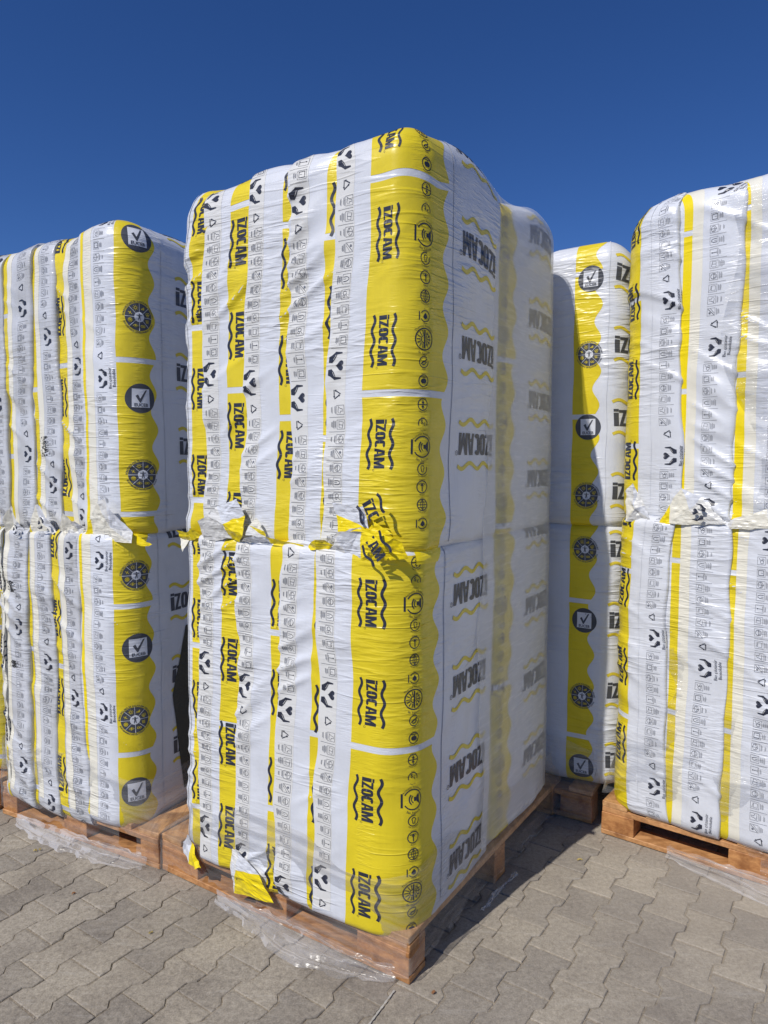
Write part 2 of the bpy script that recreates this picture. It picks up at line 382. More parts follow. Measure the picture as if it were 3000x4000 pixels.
    def decal(s, name, art, u, v, rot, scale, parent, off=.0013, mats=None, slant=0.0):
        """art: master print; rot 0 upright, 1 reads upward, 2 upside down, 3 reads downward"""
        V = art['V']*scale; a, b = V[:,0], V[:,1]
        c, sn = [(1,0),(0,1),(-1,0),(0,-1)][rot]
        du, dv = a*c-b*sn, a*sn+b*c
        P = s.map(u+du+slant*dv, v+dv, off+art['L']*.0004)
        F, mi = art['F'], art['M']
        return link(name, mesh_np(name, P, F, mi), mats or art['mats'], parent)

# ------------------------------------------------------------ print masters (flat art, later laid on the sacks)
class Art:
    def __init__(s, *mats): s.V = []; s.F = []; s.M = []; s.L = []; s.mats = list(mats)
    def poly(s, pts, m=0, layer=0):
        i = len(s.V); s.V += [tuple(p) for p in pts]; s.L += [layer]*len(pts); s.F.append(tuple(range(i, i+len(pts)))); s.M.append(m)
    def rect(s, x0, y0, x1, y1, m=0, layer=0): s.poly([(x0,y0),(x1,y0),(x1,y1),(x0,y1)], m, layer)
    def line(s, pts, w, m=0, layer=0, closed=False):
        P = [np.array(p, float) for p in pts]
        if closed: P = P+[P[0]]
        n = len(P); Lf, Rt = [], []
        for i in range(n):
            if closed and i in (0, n-1): d = (P[1]-P[0])/max(np.linalg.norm(P[1]-P[0]),1e-9)+(P[-1]-P[-2])/max(np.linalg.norm(P[-1]-P[-2]),1e-9)
            else: d = P[min(i+1,n-1)]-P[max(i-1,0)]
            d = d/max(np.linalg.norm(d), 1e-9); q = np.array([-d[1], d[0]])*w/2
            Lf.append(P[i]+q); Rt.append(P[i]-q)
        for i in range(n-1): s.poly([Rt[i], Rt[i+1], Lf[i+1], Lf[i]], m, layer)
    def arc(s, cx, cy, r, a0, a1, w, m=0, layer=0, n=24):
        s.line([(cx+r*math.cos(math.radians(a0+(a1-a0)*i/n)), cy+r*math.sin(math.radians(a0+(a1-a0)*i/n))) for i in range(n+1)], w, m, layer)
    def disc(s, cx, cy, r, m=0, layer=0, n=28, ry=None):
        ry = ry or r; s.poly([(cx+r*math.cos(2*PI*i/n), cy+ry*math.sin(2*PI*i/n)) for i in range(n)], m, layer)
    def text(s, txt, x, y, size, m=0, layer=0, arc=None, align='CENTER', squash=1.0, bold=0.0, inward=False):
        cu = bpy.data.curves.new('t', 'FONT'); cu.body = txt; cu.size = 1; cu.align_x = align; cu.offset = bold; cu.resolution_u = 2
        o = bpy.data.objects.new('t', cu); C.objects.link(o); dg = bpy.context.evaluated_depsgraph_get(); me = bpy.data.meshes.new_from_object(o.evaluated_get(dg))
        V = np.array([v.co[:2] for v in me.vertices]).reshape(-1,2)*size; V[:,0] *= squash
        if arc is not None and len(V):      # arc: (radius, centre angle in degrees)
            R, a = arc; sg = 1 if inward else -1
            ang = math.radians(a)+sg*V[:,0]/R; rr = R+(-V[:,1] if inward else V[:,1]); V = np.stack([np.cos(ang)*rr, np.sin(ang)*rr], 1)
        if len(V):
            V = V+np.array([x,y]); i = len(s.V); s.V += [tuple(v) for v in V]; s.L += [layer]*len(V)
            for p in me.polygons: s.F.append(tuple(i+k for k in p.vertices)); s.M.append(m)
        bpy.data.objects.remove(o); bpy.data.meshes.remove(me); bpy.data.curves.remove(cu)
    def done(s, cell=.012, scale=1.0):
        """cut to small cells so that it bends with the skin"""
        bm = bmesh.new(); ly = bm.verts.layers.float.new('l')
        vs = []
        for (x,y),l in zip(s.V, s.L): v = bm.verts.new((x*scale, y*scale, 0)); v[ly] = l; vs.append(v)
        for f,m in zip(s.F, s.M):
            try: q = bm.faces.new([vs[k] for k in f]); q.material_index = m
            except ValueError: pass
        bmesh.ops.triangulate(bm, faces=[f for f in bm.faces if len(f.verts) > 4])
        A = np.array([v.co[:2] for v in bm.verts]); lo, hi = A.min(0), A.max(0)
        for ax in (0,1):
            for c in np.arange(math.floor(lo[ax]/cell)*cell, hi[ax], cell):
                if c <= lo[ax]: continue
                co = [0,0,0]; no = [0,0,0]; co[ax] = c; no[ax] = 1
                bmesh.ops.bisect_plane(bm, geom=bm.verts[:]+bm.edges[:]+bm.faces[:], plane_co=co, plane_no=no)
        bm.verts.index_update()
        # upward-facing
        V = np.array([v.co[:2] for v in bm.verts]); L = np.array([round(v[ly]) for v in bm.verts], float)
        F, M = [], []
        for f in bm.faces:
            ids = [v.index for v in f.verts]
            if f.normal.z < 0: ids = ids[::-1]
            F.append(tuple(ids)); M.append(f.material_index)
        bm.free(); return dict(V=V, F=F, M=M, L=L, mats=s.mats)

def letters(A, L, H, m=0, x=0, y=0, layer=0, wood=1.0):
    """IZOCAM in heavy condensed capitals, L long, H high, centred on (x, y); the I carries a dot"""
    ws = [.085, .155, .165, .16, .185, .225]; gap = (1-sum(ws))/5; cx = -.5; t = .068; h = .5
    def R(x0,y0,x1,y1): A.rect(x+x0*L, y+y0*H, x+x1*L, y+y1*H, m, layer)
    def Q(*p): A.poly([(x+a*L, y+b*H) for a,b in p], m, layer)
    def ring(c0, c1, open_=False):
        xc = (c0+c1)/2; rx = (c1-c0)/2; n = 28; tt = t
        outer, inner = [], []
        for i in range(n+1):
            a = 2*PI*i/n
            if open_: a = math.radians(38)+math.radians(284)*i/n
            ca, sa = math.cos(a), math.sin(a); e = .55
            sx = math.copysign(abs(ca)**e, ca); sy = math.copysign(abs(sa)**.62, sa)
            outer.append((xc+rx*sx, .5*sy)); inner.append((xc+(rx-tt)*sx, (.5-.17)*sy))
        for i in range(n): Q(outer[i], outer[i+1], inner[i+1], inner[i])
    a = cx; R(a,-h,a+ws[0],h*.66); R(a,h*.80,a+ws[0],h*1.12)
    a += ws[0]+gap; b = a+ws[1]
    Q((a,h-.17),(b-.02,h-.17),(b,h),(a,h)); Q((a,-h),(b,-h),(b,-h+.17),(a+.02,-h+.17)); Q((a,-h+.0),(a+.075,-h+.17),(b,h),(b-.075,h-.17))
    a = b+gap; b = a+ws[2]; ring(a, b)
    a = b+gap; b = a+ws[3]; ring(a, b, True)
    a = b+gap; b = a+ws[4]; c = (a+b)/2
    Q((a,-h),(a+.062,-h),(c+.0,h-.14),(c-.045,h)); Q((b-.062,-h),(b,-h),(c+.045,h),(c,h-.14)); Q((c-.045,h),(c,h-.14),(c+.045,h)); R(c-.05,-.25,c+.05,-.11)
    a = b+gap; b = a+ws[5]; c = (a+b)/2
    R(a,-h,a+.062,h); R(b-.062,-h,b,h); Q((a+.062,h),(a+.062,h-.42),(c-.022,-h),(c+.0,-h),(c,-h+.5)); Q((b-.062,h),(c,-h+.5),(c,-h),(c+.022,-h),(b-.062,h-.42))
def wave(A, L, y, th, amp, m, x=0, per=2.5, ph=0):
    A.line([(x-L/2+L*i/60, y+amp*math.sin(2*PI*per*i/60+ph)) for i in range(61)], th, m)
LG = Art(INK); letters(LG, .152, .040); wave(LG, .158, .041, .0095, .0052, 0); wave(LG, .158, -.041, .0095, .0052, 0)
LG.arc(.082,-.021,.0032,0,360,.0008,n=10); LOGO = LG.done(.012)
BL = Art(GREYINK, PALEY); letters(BL, .25, .068); wave(BL, .26, .068, .013, .009, 1, per=2.5); wave(BL, .26, -.068, .013, .009, 1, per=2.5)
BL.arc(.137,.028,.007,0,360,.0018,n=12); BL.text('R', .137, .024, .009); BIGLOGO = BL.done(.014)

def icon_base(r, top='', bottom='', gap=None, bar=False):
    A = Art(INK); w = .0028*(r/.018)**.5
    if gap: A.arc(0,0,r,gap[1],gap[0]+360,w)
    else: A.arc(0,0,r,0,360,w,n=32)
    if bottom: A.text(bottom, 0,0, r*.36, arc=(r*1.44,-90), inward=True)
    if top: A.text(top, 0,0, r*.30, arc=(r*1.15,90))
    return A
ICONS = {}
a = icon_base(.017, 'Sıkıştırılmış', 'Yüksek Direnç'); a.line([(-.016,0),(.016,0)], .0025)
for s_ in (1,-1): a.line([(0,.013*s_),(0,.004*s_)], .003); a.poly([(-.006,.008*s_),(.006,.008*s_),(0,.001*s_)][::s_])
ICONS['press'] = a.done(.014)
a = icon_base(.016, 'Enerji', 'Tasarrufu', gap=(200,340)); a.text('$', -.004,.0, .017); a.text('€', .006,-.006, .014); ICONS['money'] = a.done(.014)
a = icon_base(.031, 'Acoustic Insulation', 'Ses Yalıtımı', gap=(150,210)); a.poly([(.003,-.006),(.012,-.006),(.012,.006),(.003,.006)])
a.poly([(.0125,-.008),(.022,-.017),(.022,.017),(.0125,.008)]); a.arc(.006,0,.012,120,240,.003,n=10); a.arc(.006,0,.019,130,230,.004,n=10); a.line([(-.036,-.022),(-.036,.022)], .006); ICONS['sound'] = a.done(.014)
a = icon_base(.017, 'Recycle', 'Geri Dönüşüm', gap=(20,70)); a.arc(0,.004,.006,-50,230,.0022,n=12); a.line([(-.004,-.001),(-.003,-.009),(.003,-.009),(.004,-.001)], .0024); ICONS['bulb'] = a.done(.014)
a = icon_base(.018, 'Dayanıklı', 'Basınca'); a.line([(0,-.013),(0,.006)], .003); a.poly([(-.006,.003),(.006,.003),(0,.011)]); a.arc(0,-.012,.022,60,120,.002,n=8); ICONS['up'] = a.done(.014)
a = icon_base(.017, 'Carbon', 'Karbon Salımı'); a.line([(-.016,0),(.016,0)], .0018); a.line([(0,-.016),(0,.016)], .0018)
a.arc(-.014,0,.0205,-50,50,.0016,n=8); a.arc(.014,0,.0205,130,230,.0016,n=8); a.line([(-.014,.008),(.014,.008)], .0016); a.line([(-.014,-.008),(.014,-.008)], .0016); ICONS['globe'] = a.done(.014)
a = icon_base(.016, 'Fire', 'Yanmaz', gap=(150,210)); a.poly([(0,-.009),(.007,-.005),(.007,.002),(.003,.0),(.001,.010),(-.005,.003),(-.008,-.004)]); a.line([(-.02,-.012),(-.02,.012)], .003); ICONS['flame'] = a.done(.014)
a = icon_base(.031, 'Thermal Insulation', 'Isı Yalıtımı'); a.line([(0,-.026),(0,.026)], .005); a.arc(-.002,0,.010,90,270,.0024,n=12)
for k in range(7):
    an = math.radians(105+25*k); a.line([(-.002+.013*math.cos(an),.013*math.sin(an)),(-.001+.026*math.cos(an),.026*math.sin(an))], .0026)
for k in range(5):
    an = math.radians(-60+30*k); c_, s_ = math.cos(an), math.sin(an); a.line([(.004*c_+.003,.004*s_),(.025*c_,.025*s_)], .002)
    for q in (.6,-.6): a.line([(.015*c_,.015*s_),(.015*c_+.007*math.cos(an+q),.015*s_+.007*math.sin(an+q))], .002)
ICONS['thermal'] = a.done(.014)
a = icon_base(.016, 'Health', 'Sağlıklı', gap=(10,50)); a.line([(-.010,-.006),(-.003,.001),(.004,.003),(.010,.009)], .004); a.line([(-.006,-.009),(.003,-.006),(.009,.001)], .003); ICONS['hand'] = a.done(.014)
a = icon_base(.017, 'Nature', 'Çevre Dostu'); a.disc(-.003,-.001,.007); a.disc(.003,-.001,.007,layer=1); a.line([(0,.004),(.002,.012)], .002); a.line([(-.010,.011),(.010,.011)], .002); ICONS['apple'] = a.done(.014)
ICON_SEQ = [('press',.035),('money',.095),('sound',.168),('bulb',.238),('up',.295),('globe',.352),('flame',.412),('thermal',.482),('hand',.552),('apple',.610)]
PER = .61      # repeat of the print

def hands_art():
    A = Art(INK)
    # heart lies on its side, hands above and below (drawn for reading upward strips: a = along reading)
    H = []
    for i in range(24):
        t = 2*PI*i/24; H.append((.00105*16*math.sin(t)**3, .012+.00105*(13*math.cos(t)-5*math.cos(2*t)-2*math.cos(3*t)-math.cos(4*t))))
    A.poly(H)
    for s_ in (1,-1):
        f = [(.042,-.012),(.046,-.008),(.043,.018),(.039,.018),(.037,-.002),(.022,-.010),(.010,-.020),(.012,-.034),(.030,-.034),(.034,-.024),(.042,-.012)]
        P = [(x*s_, y) for x,y in f[:-1]]
        A.poly(P if s_ > 0 else P[::-1])
        A.line([(.036*s_,-.006),(.020*s_,-.016)], .0014, 1, 1)
    A.mats = [INK, CREAM]
    return A
HANDS = hands_art().done(.014, .92)
def bio_art(second=True):
    A = Art(INK); A.text('Bio çözünür', 0, -.046, .0165); 
    if second: A.text('Biosoluble', 0, -.062, .0165)
    return A.done(.014)
BIO = bio_art(False); BIO2 = bio_art(True)
A = Art(INK)
for k in range(3):
    a0 = math.radians(90+120*k); a1 = a0+2*PI/3; R_ = .017
    p0 = np.array([math.cos(a0)*R_, math.sin(a0)*R_]); p1 = np.array([math.cos(a1)*R_, math.sin(a1)*R_])
    A.line([p0*.96+p1*.04, p0*.3+p1*.7], .003); d_ = (p1-p0)/np.linalg.norm(p1-p0); q_ = np.array([-d_[1], d_[0]]); c_ = p0*.3+p1*.7
    A.poly([c_+q_*.004, c_-q_*.004, c_+d_*.006])
RECYCLE = A.done(.014)
def cell_art(k):
    """one care-instruction cell: rounded pictogram box, pictogram, two columns of tiny text, rule"""
    rr = random.Random(k*13+1); A = Art(INK, FAINT)
    A.line([(-.014,.001),(.014,.001),(.014,.029),(-.014,.029)], .0011, closed=True)
    kinds = k % 10
    if kinds == 0: A.line([(-.011,.006),(-.004,.015),(-.002,.024),(.004,.025),(.004,.016),(.011,.013)], .0012); A.line([(-.008,.008),(.004,.006),(.010,.009)], .001)
    elif kinds == 1: A.line([(-.010,.008),(.009,.008),(.011,.020),(-.008,.024)], .0012, closed=True); A.line([(0,.008),(.002,.022)], .001)
    elif kinds == 2: A.line([(-.010,.012),(0,.006),(.011,.013),(.010,.022),(0,.026),(-.010,.021)], .0012, closed=True); A.line([(0,.006),(0,.026)], .001); A.line([(-.010,.017),(0,.011),(.010,.018)], .001)
    elif kinds == 3: A.line([(-.012,.004),(.011,.026)], .0016); A.line([(-.006,.003),(.013,.018)], .001); A.disc(-.004,.020,.004,1,n=10)
    elif kinds == 4: A.arc(0,.015,.010,0,360,.0012,n=14); A.line([(-.009,.015),(.009,.015)], .0012); A.arc(0,.015,.006,180,360,.001,n=8)
    elif kinds == 5: A.line([(-.006,.004),(-.006,.016),(-.002,.024),(.003,.024),(.007,.016),(.007,.004)], .0015); A.line([(0,.004),(0,.014)], .001)
    elif kinds == 6: A.arc(-.004,.013,.006,0,360,.0012,n=10); A.arc(.004,.010,.004,0,360,.0012,n=8); A.line([(.002,.018),(.009,.024)], .0014)
    elif kinds == 7: A.line([(-.009,.006),(.008,.006),(.009,.018),(-.008,.020)], .0012, closed=True); [A.disc(-.008+.005*i,.024-.001*i,.0013,n=6) for i in range(4)]
    elif kinds == 8: A.line([(0,.005),(0,.022)], .0014); A.line([(-.009,.004),(.010,.004)], .001); A.disc(0,.022,.0022,n=8)
    else: A.line([(-.009,.006),(.009,.006),(.009,.024),(-.009,.024)], .0022, closed=True); A.text('i', 0,.009,.012)
    for c in range(3):
        y = -.004-.0065*c
        if rr.random() < .75 or c == 0:
            L = .012*(.6+.5*rr.random()); A.line([(-L,y),(L,y)], .0013, 1); A.line([(-L*.9,y-.0028),(L*.7,y-.0028)], .0011, 1)
    A.line([(.022,-.028),(.022,.030)], .0008, 0)
    return A.done(.016)
CELLS = [cell_art(k) for k in range(10)]

A = Art(GREYINK, WHITE); A.disc(0,0,.062,0,n=48); A.rect(-.036,-.038,.036,.040,1,1)
A.poly([(-.022,.010),(-.012,.016),(-.004,-.002),(.018,.034),(.026,.036),(-.002,-.018),(-.006,-.018)],0,2); A.text('EUCEB', 0,-.034,.0185,0,2,bold=.03); EUCEB = A.done(.014)
A = Art(GREYINK, WHITE, YELLOW); A.disc(0,0,.056,0,n=48); A.disc(0,0,.020,1,1)
for k in range(8):
    an = 2*PI*k/8; A.line([(.018*math.cos(an),.018*math.sin(an)),(.056*math.cos(an),.056*math.sin(an))], .0016, 1, 1)
A.disc(0,.012,.003,0,2,n=10); A.line([(-.012,.007),(.012,.007)], .003, 0, 2); A.poly([(-.004,.008),(.004,.008),(.0035,-.002),(.006,-.014),(.003,-.014),(0,-.004),(-.003,-.014),(-.006,-.014),(-.0035,-.002)],0,2)
def at(k, r=.039): an = 2*PI*(k+.5)/8; return r*math.cos(an), r*math.sin(an)
x,y = at(0); [A.arc(x+dx,y+dy,.0045,0,360,.0018,2,1,n=8) for dx,dy in ((-.004,0),(.004,.002),(0,-.005))]
x,y = at(1); [A.rect(x-.008+.005*i,y-.006,x-.0045+.005*i,y-.001+.003*i,2,1) for i in range(3)]
x,y = at(2); A.arc(x,y,.005,0,360,.002,2,1,n=10); [A.line([(x+.0075*math.cos(q*PI/4),y+.0075*math.sin(q*PI/4)),(x+.011*math.cos(q*PI/4),y+.011*math.sin(q*PI/4))],.0015,2,1) for q in range(8)]
x,y = at(3); A.line([(x-.008,y+.004),(x,y),(x+.007,y-.006)],.0018,2,1); A.line([(x-.003,y-.006),(x+.003,y+.006)],.0018,2,1)
x,y = at(4); [A.arc(x+.0045*math.cos(q*PI/3),y+.0045*math.sin(q*PI/3),.004,0,360,.0014,2,1,n=8) for q in range(6)]
x,y = at(5); A.line([(x-.010,y),(x,y+.006),(x+.010,y),(x,y-.006)],.0018,2,1,closed=True); A.disc(x,y,.003,2,1,n=8)
x,y = at(6); A.arc(x-.0045,y,.004,0,360,.002,2,1,n=10); A.arc(x+.0045,y,.004,0,360,.002,2,1,n=10)
x,y = at(7); [A.line([(x-.006+.004*i,y-.006),(x-.008+.005*i,y+.007)],.002,2,1) for i in range(3)]
A.text('SÜRDÜRÜLEBİLİR KALKINMA HEDEFLERİ',0,0,.0098,0,0,arc=(.0585,90),bold=.02); A.text('SUSTAINABLE DEVELOPMENT GOALS',0,0,.0098,0,0,arc=(.0655,-90),inward=True,bold=.02)
WHEEL = A.done(.014)

# ------------------------------------------------------------ laying prints on a sack
def in_v(s, v, m=.02): return s.z0+m < v < s.z1+.05
def yellow(p, s, ua, ub, ph=0.0, scallop=0, v0=None, v1=None, mat=YELLOW, per=PER):
    """yellow band broken by white gaps every repeat; scallop +1 right edge waved, -1 left edge waved"""
    v0 = s.z0+.0 if v0 is None else v0; v1 = (s.z1+.10) if v1 is None else v1
    cuts = [v0]; k = math.floor((v0-ph)/per)
    while True:
        g = ph+k*per
        if g > v1: break
        if g-.011 > v0: cuts += [g-.0105, g+.0105]
        k += 1
    cuts.append(v1)
    wv = lambda v: .0165*np.sin(2*PI*(v-ph)/.142-.6)
    for a_, b_ in zip(cuts[::2], cuts[1::2]):
        if b_-a_ < .01: continue
        s.band('yellow_band', (lambda v: ua+wv(v)) if scallop < 0 else ua, (lambda v: ub+wv(v)) if scallop > 0 else ub, a_, b_, mat, p)
def logos(p, s, u, ph, rot, step=PER/2, art=None, scale=1.0, name='logo_print', lo=None, hi=None):
    art = art or LOGO; k = math.floor((s.z0-ph)/step)
    while ph+k*step < s.z1+.12:
        v = ph+k*step
        if v > (s.z0+.05 if lo is None else lo) and v < (s.z1+.12 if hi is None else hi): s.decal(name, art, u, v, rot, scale, p)
        k += 1
def strip(p, s, u, ph, rot, bio=False, bg=None, wd=.075):
    """instruction strip: hands with heart, recycling mark, then ten care cells per repeat. rot 3 (reads down) or 1 (reads up)"""
    if bg: s.band('paper_band', u-wd/2, u+wd/2, s.z0+.0, s.z1+.10, bg, p, off=.0004)
    sg = -1 if rot == 3 else 1
    k0 = math.floor((s.z0-ph)/PER)-1
    for k in range(k0, k0+5):
        b = ph+k*PER
        if in_v(s, b, .05): s.decal('heart_hands_print', HANDS, u, b, rot, 1 if rot == 3 else .86, p)
        if bio and in_v(s, b, .06): s.decal('small_text', BIO2 if bio == 2 else BIO, u, b, rot, 1, p)
        r = b+sg*.086
        if in_v(s, r): s.decal('recycling_mark', RECYCLE, u, r, rot, 1, p)
        for c in range(10):
            v = b+sg*(.134+.0445*c)
            if in_v(s, v): s.decal('care_icon', CELLS[(c*7+3) % 10 if rot == 1 else c], u, v, rot, 1, p)
def icons(p, s, u, ph, hi=None):
    k0 = math.floor((s.z0-ph)/PER)-1
    for k in range(k0, k0+6):
        for nme, d in ICON_SEQ:
            v = ph+k*PER-d*.94
            if s.z0+.03 < v < s.z1+.06: s.decal('round_icon', ICONS[nme], u, v, 0 if nme in () else 0, 1, p)
def flap(p, fr, pts, tris, cols, off=.0, name='end_flap', crumple=.006, sub=3, art=None):
    """crumpled film ear; pts in local (x, y, z), tris index triples, cols material per tri"""
    mats = []; bm = bmesh.new(); vs = [bm.verts.new(q) for q in pts]
    for t_, c_ in zip(tris, cols):
        if c_ not in mats: mats.append(c_)
        f = bm.faces.new([vs[i] for i in t_]); f.material_index = mats.index(c_)
    bmesh.ops.subdivide_edges(bm, edges=bm.edges[:], cuts=sub, use_grid_fill=True)
    bmesh.ops.subdivide_edges(bm, edges=bm.edges[:], cuts=1, use_grid_fill=True)
    P = np.array([v.co[:] for v in bm.verts]); d = crumple*(vnoise(P*17+3)+.6*vnoise(P*41+8)); P[:,1] += d-off; P[:,1] += .0022*vnoise(P*85+5); P[:,2] += .004*vnoise(P*37+50); P[:,0] += .004*vnoise(P*37+30)
    W = fr.w(P)
    for v, q in zip(bm.verts, W): v.co = q
    bmesh.ops.recalc_face_normals(bm, faces=bm.faces[:])
    me = bpy.data.meshes.new(name); bm.to_mesh(me); bm.free()
    return link(name, me, mats, p)

# ------------------------------------------------------------ ground and pavers
def px(P):   # world -> picture (1659 wide), for choosing what is seen
    f=1540; pch=math.radians(4.1); x,y,z = P[0],P[1],P[2]-1.6
    yc = y*math.cos(pch)-z*math.sin(pch); zc = y*math.sin(pch)+z*math.cos(pch)
    if yc < .1: return None
    return 829.5+f*x/yc, 1106-f*zc/yc, yc
bm = bmesh.new()
g = 400; vs = [bm.verts.new(q) for q in ((-g,-g,-.0045),(g,-g,-.0045),(g,g,-.0045),(-g,g,-.0045))]; bm.faces.new(vs)
me = bpy.data.meshes.new('ground'); bm.to_mesh(me); bm.free()
ground = link('ground', me, SAND); ground['kind'] = 'structure'
PV_L, PV_W, PV_A = .2, .132, .0105
PV_ANG = math.radians(-34.5); e_ = np.array([math.cos(PV_ANG), math.sin(PV_ANG)]); r_ = np.array([-math.sin(PV_ANG), math.cos(PV_ANG)]); PV0 = np.array([-1.160, 2.539])
def paver_outline(gap):
    W, L, a, k = PV_W/2, PV_L/2, PV_A, .010
    right = [(W+a, -L), (W+a, -L/2-k), (W-a, -L/2+k), (W-a, L/2-k), (W+a, L/2+k), (W+a, L)]
    # split long runs so that edges can be worn
    pts = right + [(-x, y) for x, y in right[::-1]]
    out = []
    for (x,y) in pts:
        sx = x-math.copysign(gap, x); sy = y
        if abs(abs(y)-L) < 1e-6: sy = y-math.copysign(gap, y)
        out.append((sx, sy))
    return out
def paver_mesh(seed):
    rr = random.Random(seed); o0 = paver_outline(.0021); J = [(rr.uniform(-.0009,.0009), rr.uniform(-.0009,.0009)) for _ in o0]
    rings = []
    for ins, z in ((0,-.03),(0,-.0030),(.0022,-.0006),(.010,0)):
        ring = []
        for (x,y),(jx,jy) in zip(o0, J): ring.append((x-math.copysign(ins,x)+jx, y-(math.copysign(ins,y) if abs(y) > PV_L*.4 else 0)+jy, z+(rr.uniform(-.0004,.0004) if z > -.01 else 0)))
        rings.append(ring)
    V = [v for r in rings for v in r]; n = len(o0); F = []
    for k in range(3):
        for i in range(n): j = (i+1)%n; F.append((k*n+i, k*n+j, (k+1)*n+j, (k+1)*n+i))
    F.append(tuple(range(3*n, 4*n)))
    me = mesh_np('paver', V, F, smooth=False); me.materials.append(PAVER); return me
PM = [paver_mesh(k) for k in range(6)]
cand = []
for i in range(-60, 80):
    for j in range(-50, 60):
        c = PV0 + e_*PV_W*i + r_*(PV_L*j + (PV_L/2 if i % 2 else 0)) + r_*(.0)
        q = px((c[0], c[1], 0)); vis = q is not None and -60 < q[0] < 1720 and 1650 < q[1] < 2290
        if vis:   # behind the stacks' fronts
            if (q[0] < 350 and q[1] < 1745+q[0]*.36-20) or (350 <= q[0] < 882 and q[1] < 1870+(q[0]-350)*.48-25) or (q[0] > 1300 and q[1] < 1795+(q[0]-1300)*.25-15) or (882 <= q[0] < 1220 and q[1] < 2115-(q[0]-882)*1.13-15) or q[1] < 1735: vis = False
        cand.append((0 if vis else 1, q[2] if (q and vis) else abs(c[0])+abs(c[1]-2), c, i, j))
cand.sort(key=lambda t: (t[0], t[1]))
nvis = sum(1 for t in cand if t[0] == 0)
rz_ = PV_ANG
restV, restF = [], []
for n_, (hid, d_, c, i, j) in enumerate(cand):
    rr = random.Random(i*1000+j); dz = rr.uniform(-.0022,.0022); rot = rz_+rr.uniform(-.012,.012); tilt = (rr.uniform(-.007,.007), rr.uniform(-.007,.007))
    m = PM[rr.randrange(6)]
    if not hid and n_ < 300:
        o = link('paver', m, None, ground, (c[0], c[1], dz)); o.rotation_euler = (tilt[0], tilt[1], rot)
    elif abs(c[0]) < 5 and -1 < c[1] < 7:
        co, si = math.cos(rot), math.sin(rot); b = len(restV)
        for v in m.vertices: x,y,z = v.co; restV.append((c[0]+x*co-y*si, c[1]+x*si+y*co, z+dz+tilt[0]*y-tilt[1]*x))
        for p in m.polygons: restF.append(tuple(b+k for k in p.vertices))
me = mesh_np('paver_field', restV, restF, smooth=False); o = link('paver_field', me, PAVER, ground); o['kind'] = 'stuff'
print('pavers in view', nvis)
# grit lying in and beside the joints
gv, gf = [], []
def stone(x, y, z, s, rr):
    b = len(gv)
    for q in ((1,0,0),(-1,0,0),(0,1,0),(0,-1,0),(0,0,.8),(0,0,-.8)): gv.append((x+q[0]*s*rr.uniform(.6,1.2), y+q[1]*s*rr.uniform(.6,1.2), z+q[2]*s*rr.uniform(.6,1.1)))
    for f in ((0,2,4),(2,1,4),(1,3,4),(3,0,4),(2,0,5),(1,2,5),(3,1,5),(0,3,5)): gf.append(tuple(b+k for k in f))
rr = random.Random(5)
for hid, d_, c, i, j in cand:
    if hid: continue
    for k in range(46):
        t = rr.uniform(-1,1)
        if rr.random() < .6:
            yy = t*PV_L/2; xx = PV_W/2+(PV_A if abs(yy) > PV_L/4 else -PV_A)
        else: xx = t*PV_W/2; yy = PV_L/2
        xx += rr.gauss(0,.0035); yy += rr.gauss(0,.0035)
        p_ = c+e_*xx+r_*yy; stone(p_[0], p_[1], rr.uniform(-.005,.0005), rr.uniform(.0006,.0022), rr)
    for k in range(5):
        p_ = c+e_*rr.uniform(-.07,.07)+r_*rr.uniform(-.1,.1); stone(p_[0], p_[1], .001, rr.uniform(.0005,.0016), rr)
o = link('joint_grit', mesh_np('joint_grit', gv, gf, smooth=False), GRIT, ground); o['kind'] = 'stuff'

